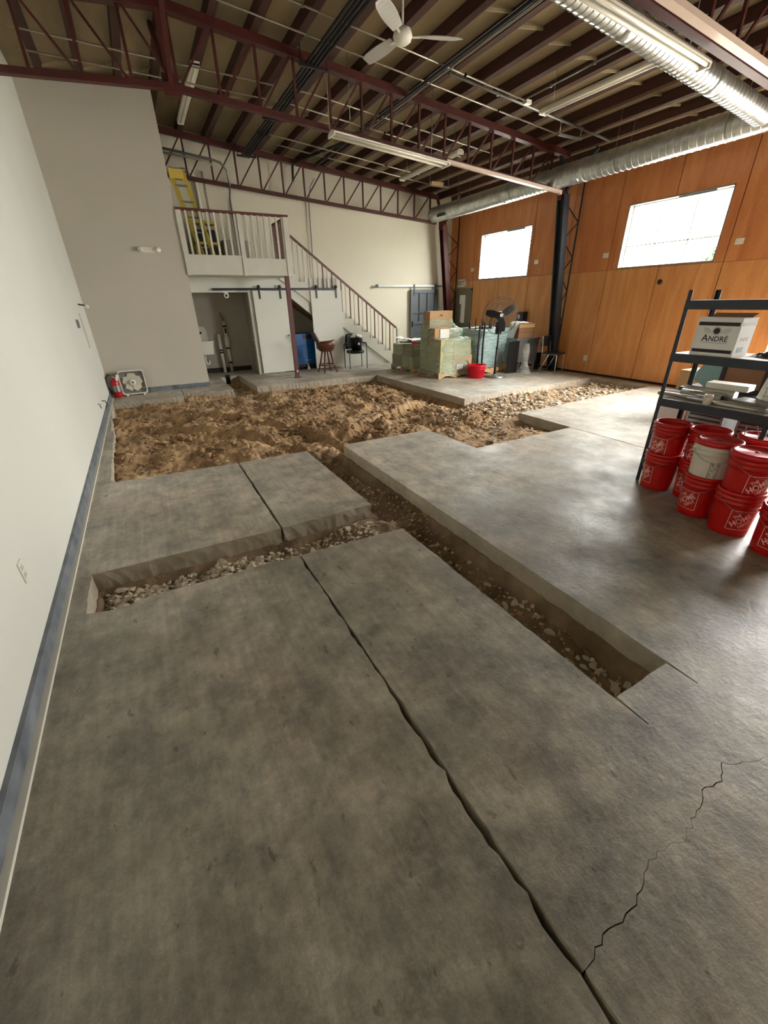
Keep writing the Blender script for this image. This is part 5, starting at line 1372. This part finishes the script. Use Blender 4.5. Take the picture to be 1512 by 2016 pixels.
put_text('NDRÉ', .056, yc-.025, z0+.130, fx-.0015, 'print_dark', bx, (1.0, 1), .0005)
MB().box(fx-.0012, fx, yc-.10, yc+.10, z0+.098, z0+.1).build('underline', 'print_grey', bx)
MY = Matrix.Rotation(-PI/2, 4, 'Y')
MB().lathe([(0, .0015), (.024, .0015)], 24, (fx, yc, z0+.192), M=MY).build('seal', 'print_dark', bx)
MB().lathe([(.028, .0013), (.031, .0013)], 24, (fx, yc, z0+.192), M=MY).build('seal_ring', 'print_grey', bx)
for s_ in (-1, 1):
    mb = MB()
    for k in range(4): mb.tube([(fx-.001, yc+s_*(.035+.008*k), z0+.185+.006*k), (fx-.001, yc+s_*(.06+.01*k), z0+.175+.012*k), (fx-.001, yc+s_*(.095+.004*k), z0+.185+.010*k)], .0010, 4)
    mb.build('scroll_ornament', 'print_grey', bx)
R2 = Matrix(((1, 0, 0), (0, 0, 1), (0, 1, 0)))
tv, tf = text_mesh('ANDRÉ', .04, 0)
MB().add([Vector((fx+bw*.45+v.x, a0-.0015, z0+.13+v.y)) for v in tv], tf).build('side_lettering', 'print_grey', bx)
# bubble-wrap scraps beside it
fo = MB(); r = random.Random(2)
n = 22; vs = []
for a in range(n):
    for b in range(n):
        u, v = a/(n-1)*2-1, b/(n-1)*2-1
        vs.append((4.49+.12*u+r.uniform(-.004, .004), 1.56+.19*v+r.uniform(-.004, .004), 1.243+max(0, 1-u*u*.9-v*v*.9)*(.02+r.uniform(0, .045))))
fo.add(vs, [(a*n+b, a*n+b+1, a*n+n+b+1, a*n+n+b) for a in range(n-1) for b in range(n-1)])
tag(fo.build('foil_pile', 'black_rubber'), 'glittering black heap of foil scraps on the shelf rack right of the white carton', 'scraps')
# second level: aluminium rolls, tape roll, binders, wire rack
zS = .842
for i, (x, ya, yb, r_, lab) in enumerate(((4.40, 1.82, 2.16, .040, 'short wide aluminium roll on the middle shelf'), (4.325, 1.45, 2.33, .020, 'long thin aluminium tube poking past the left end of the shelf'), (4.285, 1.42, 2.05, .016, 'thin silver tube along the front of the middle shelf'))):
    t = thing('metal_roll', lab, 'roll', (x, ya, zS))
    MB().tube([(x, ya, zS+r_), (x, yb, zS+r_)], r_, 18).build('roll_body', 'alu', t)
    MB().tube([(x, ya-.004, zS+r_), (x, ya, zS+r_)], r_*.6, 12).build('roll_core', 'print_dark', t)
hd = thing('metal_sleeve', 'square-edged brushed aluminium channel on the middle shelf', 'channel', (4.47, 1.95, zS))
MB().poly([(4.44, zS), (4.52, zS), (4.52, zS+.09), (4.46, zS+.105), (4.44, zS+.09)], .42, 'y', 1.76).build('channel_body', 'alu', hd)
tp = thing('tape_roll', 'cream cylindrical roll standing at the front of the middle shelf', 'roll', (4.245, 1.86, zS))
MB().lathe([(.03, 0), (.034, 0), (.034, .085), (.018, .085), (.018, .08)], 24).build('roll_body', 'bucket_white', tp, world=False)
MB().lathe([(0, .081), (.018, .081)], 16).build('roll_core', 'print_grey', tp, world=False)
def binder(cx, cy_, cz, s, rot, m, lab, name='binder', cat='binder'):
    t = thing(name, lab, cat, (cx, cy_, cz)); M_ = Euler(rot).to_matrix().to_4x4()
    a, b, c = s
    MB().box(-a/2, a/2, -b/2, b/2, -c/2, c/2, M_).build('cover', m, t, world=False)
    MB().box(-a/2+.006, a/2+.001, -b/2-.001, b/2-.02, -c/2+.004, c/2-.004, M_).build('pages', 'paper', t, world=False)
binder(4.56, 1.86, .968, (.16, .32, .05), (0, 0, .1), 'white_metal', 'flat white box behind the aluminium rolls on the middle shelf', 'flat_box', 'box')
binder(4.50, 1.52, 1.02, (.24, .03, .26), (.1, -.1, .9), 'white_metal', 'tall white folder standing at the right end of the middle shelf')
binder(4.50, 1.60, .862, (.26, .32, .022), (0, 0, .15), 'teal', 'thin grey green folder lying under the tall white folder')
binder(4.42, 1.58, .892, (.20, .28, .02), (0, 0, -.1), 'grille', 'thin grey folder lying on top of the grey green one')
wrk = thing('wire_rack', 'thin wire basket at the right end of the middle shelf', 'rack', (4.26, 1.44, zS))
for y in (1.40, 1.44, 1.48):
    MB().tube([(4.24, y, zS), (4.24, y, zS+.20), (4.27, y, zS+.20)], .0022, 6).build('upright_wire', 'galv_dull', wrk)
for z in (.02, .08, .14, .20): MB().tube([(4.24, 1.385, zS+z), (4.24, 1.495, zS+z)], .0022, 6).build('cross_wire', 'galv_dull', wrk)

# goods beyond the rack
tag(MB().box(6.6, 8.9, 2.35, 2.42, .0, 1.62).build('brown_board', 'card_dark'), 'large brown board standing beyond the shelf rack', 'board')
carton(7.1, 7.55, 3.2, 3.6, .0, .70, 'card', 'tall brown carton on the floor between the shelf rack and the plywood wall')
tbk = thing('work_table', 'dark topped table beyond the shelf rack with a tray and teal board', 'table', (6.0, 2.5, 0))
MB().box(5.5, 6.5, 1.9, 2.75, .70, .74).build('table_top', 'dark_steel', tbk)
for x in (5.55, 6.45):
    for y in (1.95, 2.7): MB().box(x-.02, x+.02, y-.02, y+.02, 0, .70).build('leg', 'dark_steel', tbk)
tag(MB().cbox((5.75, 2.55, .93), (.03, .26, .38), (.5, 0, .3)).build('teal_board', 'teal'), 'teal painted board leaning on the table beyond the shelf rack', 'board')
fr_ = thing('dark_frame', 'dark wooden frame standing on the table beyond the shelf rack', 'frame', (5.7, 2.2, .74))
MB().box(5.68, 5.71, 2.02, 2.42, .76, 1.06).build('backing', 'card_dark', fr_)
mb = MB(); mb.box(5.66, 5.72, 2.0, 2.44, .74, .78); mb.box(5.66, 5.72, 2.0, 2.44, 1.05, 1.09); mb.box(5.66, 5.72, 2.0, 2.04, .74, 1.09); mb.box(5.66, 5.72, 2.40, 2.44, .74, 1.09); mb.build('moulding', 'print_dark', fr_)
def crate(x, y0, y1, z0, z1, lab):
    t = thing('louvred_crate', lab, 'crate', (x, (y0+y1)/2, z0))
    MB().box(x, x+.35, y0, y1, z0, z1).build('body', 'print_dark', t)
    n = int((z1-z0)/.045)
    for k in range(n): MB().box(x-.012, x, y0+.02, y1-.02, z0+.01+.045*k, z0+.035+.045*k).build('slat', 'grille', t)
    for y in (y0, y1-.02): MB().box(x-.015, x, y, y+.02, z0, z1).build('edge', 'grille', t)
crate(4.98, 1.98, 2.32, 0, .68, 'grey louvred crate behind the rack, farther of the two')
crate(4.98, 1.50, 1.86, 0, .62, 'grey louvred crate behind the rack, nearer of the two')
tag(MB().cbox((4.80, 2.40, .41), (.02, .26, .82), (0, 0, .2)).build('white_board', 'paper'), 'white board standing behind the left end of the shelf rack', 'board')

# ================================================================== BUCKETS
H0, RB, RT = .365, .132, .150
def wrap_on(pts, ang0, zc, eps=.0012):
    out = []
    for u, v in pts:
        z = zc+v; r_ = RB+(RT-RB)*min(1, z/H0)*.93+eps; a = ang0+u/r_
        out.append((r_*math.cos(a), r_*math.sin(a), z))
    return out
def logo(parent, ang, zc=.145, S=.16, m='print_white'):
    # outlined square with three diagonal lines of block lettering
    h = S/2; w = .004; mb = MB()
    def strip(p, q_, w_=w):
        n = 6; d = Vector((q_[0]-p[0], q_[1]-p[1])); L = d.length; d.normalize(); nrm = Vector((-d.y, d.x))*w_/2
        row = []
        for i in range(n+1):
            c = Vector(p)+d*(L*i/n); row += [c+nrm, c-nrm]
        pts = wrap_on([(x.x, x.y) for x in row], ang, zc); mb.add(pts, [(2*i, 2*i+1, 2*i+3, 2*i+2) for i in range(n)])
    for p, q_ in (((-h, -h), (h, -h)), ((h, -h), (h, h)), ((h, h), (-h, h)), ((-h, h), (-h, -h))): strip(p, q_)
    mb.build('logo_frame', m, parent, world=False)
    an = math.radians(40); c, s_ = math.cos(an), math.sin(an)
    for txt, size, off, along in (('THE', .034, .046, -.004), ('HOME', .062, .002, 0), ('DEPOT', .034, -.042, .004)):
        tv, tf = text_mesh(txt, size, 0, (.84, 1.05), .0013 if txt == 'HOME' else .0009)
        pts = [((v.x+along)*c-(v.y+off)*s_, (v.x+along)*s_+(v.y+off)*c) for v in tv]
        mb = MB(); mb.add(wrap_on(pts, ang, zc), tf); mb.build('lettering', m, parent, world=False)
def bucket(x, y, z, m, lab, ang=PI, lid=None, bail=True, group=None, mark='logo'):
    t = thing('bucket', lab, 'bucket', (x, y, z))
    prof = [(0, 0), (RB-.004, 0), (RB, .004)]
    for k in range(1, 9): prof.append((RB+(RT-RB)*.93*k/8*(.262/H0), .262*k/8))
    rr = RB+(RT-RB)*.72
    prof += [(rr+.010, .268), (rr+.010, .274), (rr+.002, .278), (rr+.003, .30), (rr+.012, .304), (rr+.012, .310), (rr+.004, .314), (rr+.005, .335), (rr+.013, .338), (rr+.013, .352), (rr+.008, .365), (rr-.002, .365), (rr-.002, .33), (RB-.006, .01), (0, .008)]
    MB().lathe(prof, 40).build('pail', m, t, world=False)
    if lid:
        MB().lathe([(0, .368), (rr-.016, .368), (rr-.014, .377), (rr+.006, .379), (rr+.018, .374), (rr+.019, .340), (rr+.015, .338)], 40).build('lid', lid, t, world=False)
        MB().lathe([(0, .372), (.014, .372), (.016, .368)], 14).build('lid_plug', 'print_dark', t, world=False)
    if bail:
        pts = []
        for k in range(15):
            f = k/14; a = ang+(-1+2*f)*1.25
            pts.append(((rr+.014)*math.cos(a), (rr+.014)*math.sin(a), .300-.085*math.sin(PI*f)))
        MB().tube(pts, .0018, 6).build('bail_wire', 'galv_dull', t, world=False)
        for a in (ang-1.25, ang+1.25): MB().sphere(((rr+.012)*math.cos(a), (rr+.012)*math.sin(a), .30), .012, 8, 6).build('bail_lug', m, t, world=False)
    if mark == 'logo': logo(t, ang)
    elif mark == 'panel':
        mb = MB(); r0 = [(-.028, -.065), (.028, -.065), (.028, .065), (-.028, .065)]
        w = .0025
        for p, q_ in (((-.028, -.065), (.028, -.065)), ((.028, -.065), (.028, .065)), ((.028, .065), (-.028, .065)), ((-.028, .065), (-.028, -.065))):
            dx, dy = q_[0]-p[0], q_[1]-p[1]; L = math.hypot(dx, dy); nx_, ny_ = -dy/L*w, dx/L*w
            mb.add(wrap_on([(p[0]+nx_, p[1]+ny_), (p[0]-nx_, p[1]-ny_), (q_[0]-nx_, q_[1]-ny_), (q_[0]+nx_, q_[1]+ny_)], ang+.15, .15), [(0,1,2,3)])
        pts = []
        for k in range(24): a = 2*PI*k/24; pts += [(.021*math.cos(a), .008+.021*math.sin(a)), (.018*math.cos(a), .008+.018*math.sin(a))]
        mb.add(wrap_on(pts, ang+.15, .15), [(2*k, 2*k+1, (2*k+3) % 48, (2*k+2) % 48) for k in range(24)])
        mb.add(wrap_on([(-.016, -.004), (-.012, -.008), (.016, .02), (.012, .024)], ang+.15, .15), [(0,1,2,3)])
        for k in range(5): mb.add(wrap_on([(-.022, -.03-.007*k), (.022, -.03-.007*k), (.022, -.027-.007*k), (-.022, -.027-.007*k)], ang+.15, .15), [(0,1,2,3)])
        for k in range(2): mb.add(wrap_on([(-.022, .055-.012*k), (.022, .055-.012*k), (.022, .047-.012*k), (-.022, .047-.012*k)], ang+.15, .15), [(0,1,2,3)])
        mb.build('warning_panel', 'print_grey', t, world=False)
    return t
ST = .285
# viewing side of each bucket is toward the camera
def vang(x, y): return math.atan2(-y, -x)
B = [(4.20, 2.05, 0, 'bucket_red', 'red bucket at the floor beside the left post of the shelf rack', -.95, None, 'logo'),
     (4.20, 2.05, ST, 'bucket_red', 'open red bucket nested on the leftmost floor bucket', -.6, None, 'logo'),
     (4.24, 1.75, 0, 'bucket_red', 'red bucket half hidden on the floor behind the white one\'s stack', -.6, None, 'logo'),
     (4.24, 1.75, ST, 'bucket_red', 'open red bucket under the shelf, just behind the white bucket', -.5, None, 'logo'),
     (3.93, 1.54, 0, 'bucket_red', 'red bucket on the floor beneath the white bucket', -.6, None, 'logo'),
     (3.93, 1.54, ST, 'bucket_white', 'white bucket with red lid on top of a red one', .05, 'lid_red', 'panel'),
     (3.83, 1.24, 0, 'bucket_red', 'red bucket on the floor right of the one beneath the white bucket', .5, None, 'logo'),
     (3.83, 1.24, ST, 'bucket_red', 'lidded red bucket stacked right of the white bucket', .62, 'lid_red', 'logo'),
     (4.31, 1.40, 0, 'bucket_red', 'red bucket at the floor in the rear right stack under the shelf', 0, None, None),
     (4.31, 1.40, ST, 'bucket_red', 'lidded red bucket with a wire handle on the rear right stack', 0, 'lid_red', None),
     (3.74, .90, 0, 'bucket_red', 'red bucket cut off by the right edge of the picture', -.1, None, 'logo')]
for x, y, z, m, lab, da, lid, mk in B:
    bucket(x, y, z, m, lab, vang(x, y)+da, lid, mark=mk, bail=True)
hb = tag(MB().tube([(4.22, 1.50, .655), (4.20, 1.50, .74), (4.20, 1.43, .755), (4.22, 1.40, .66)], .004, 6).build('bent_wire', 'galv'), 'x', 'wire')
hb['label'] = 'bent bright wire standing up above the rear right bucket'
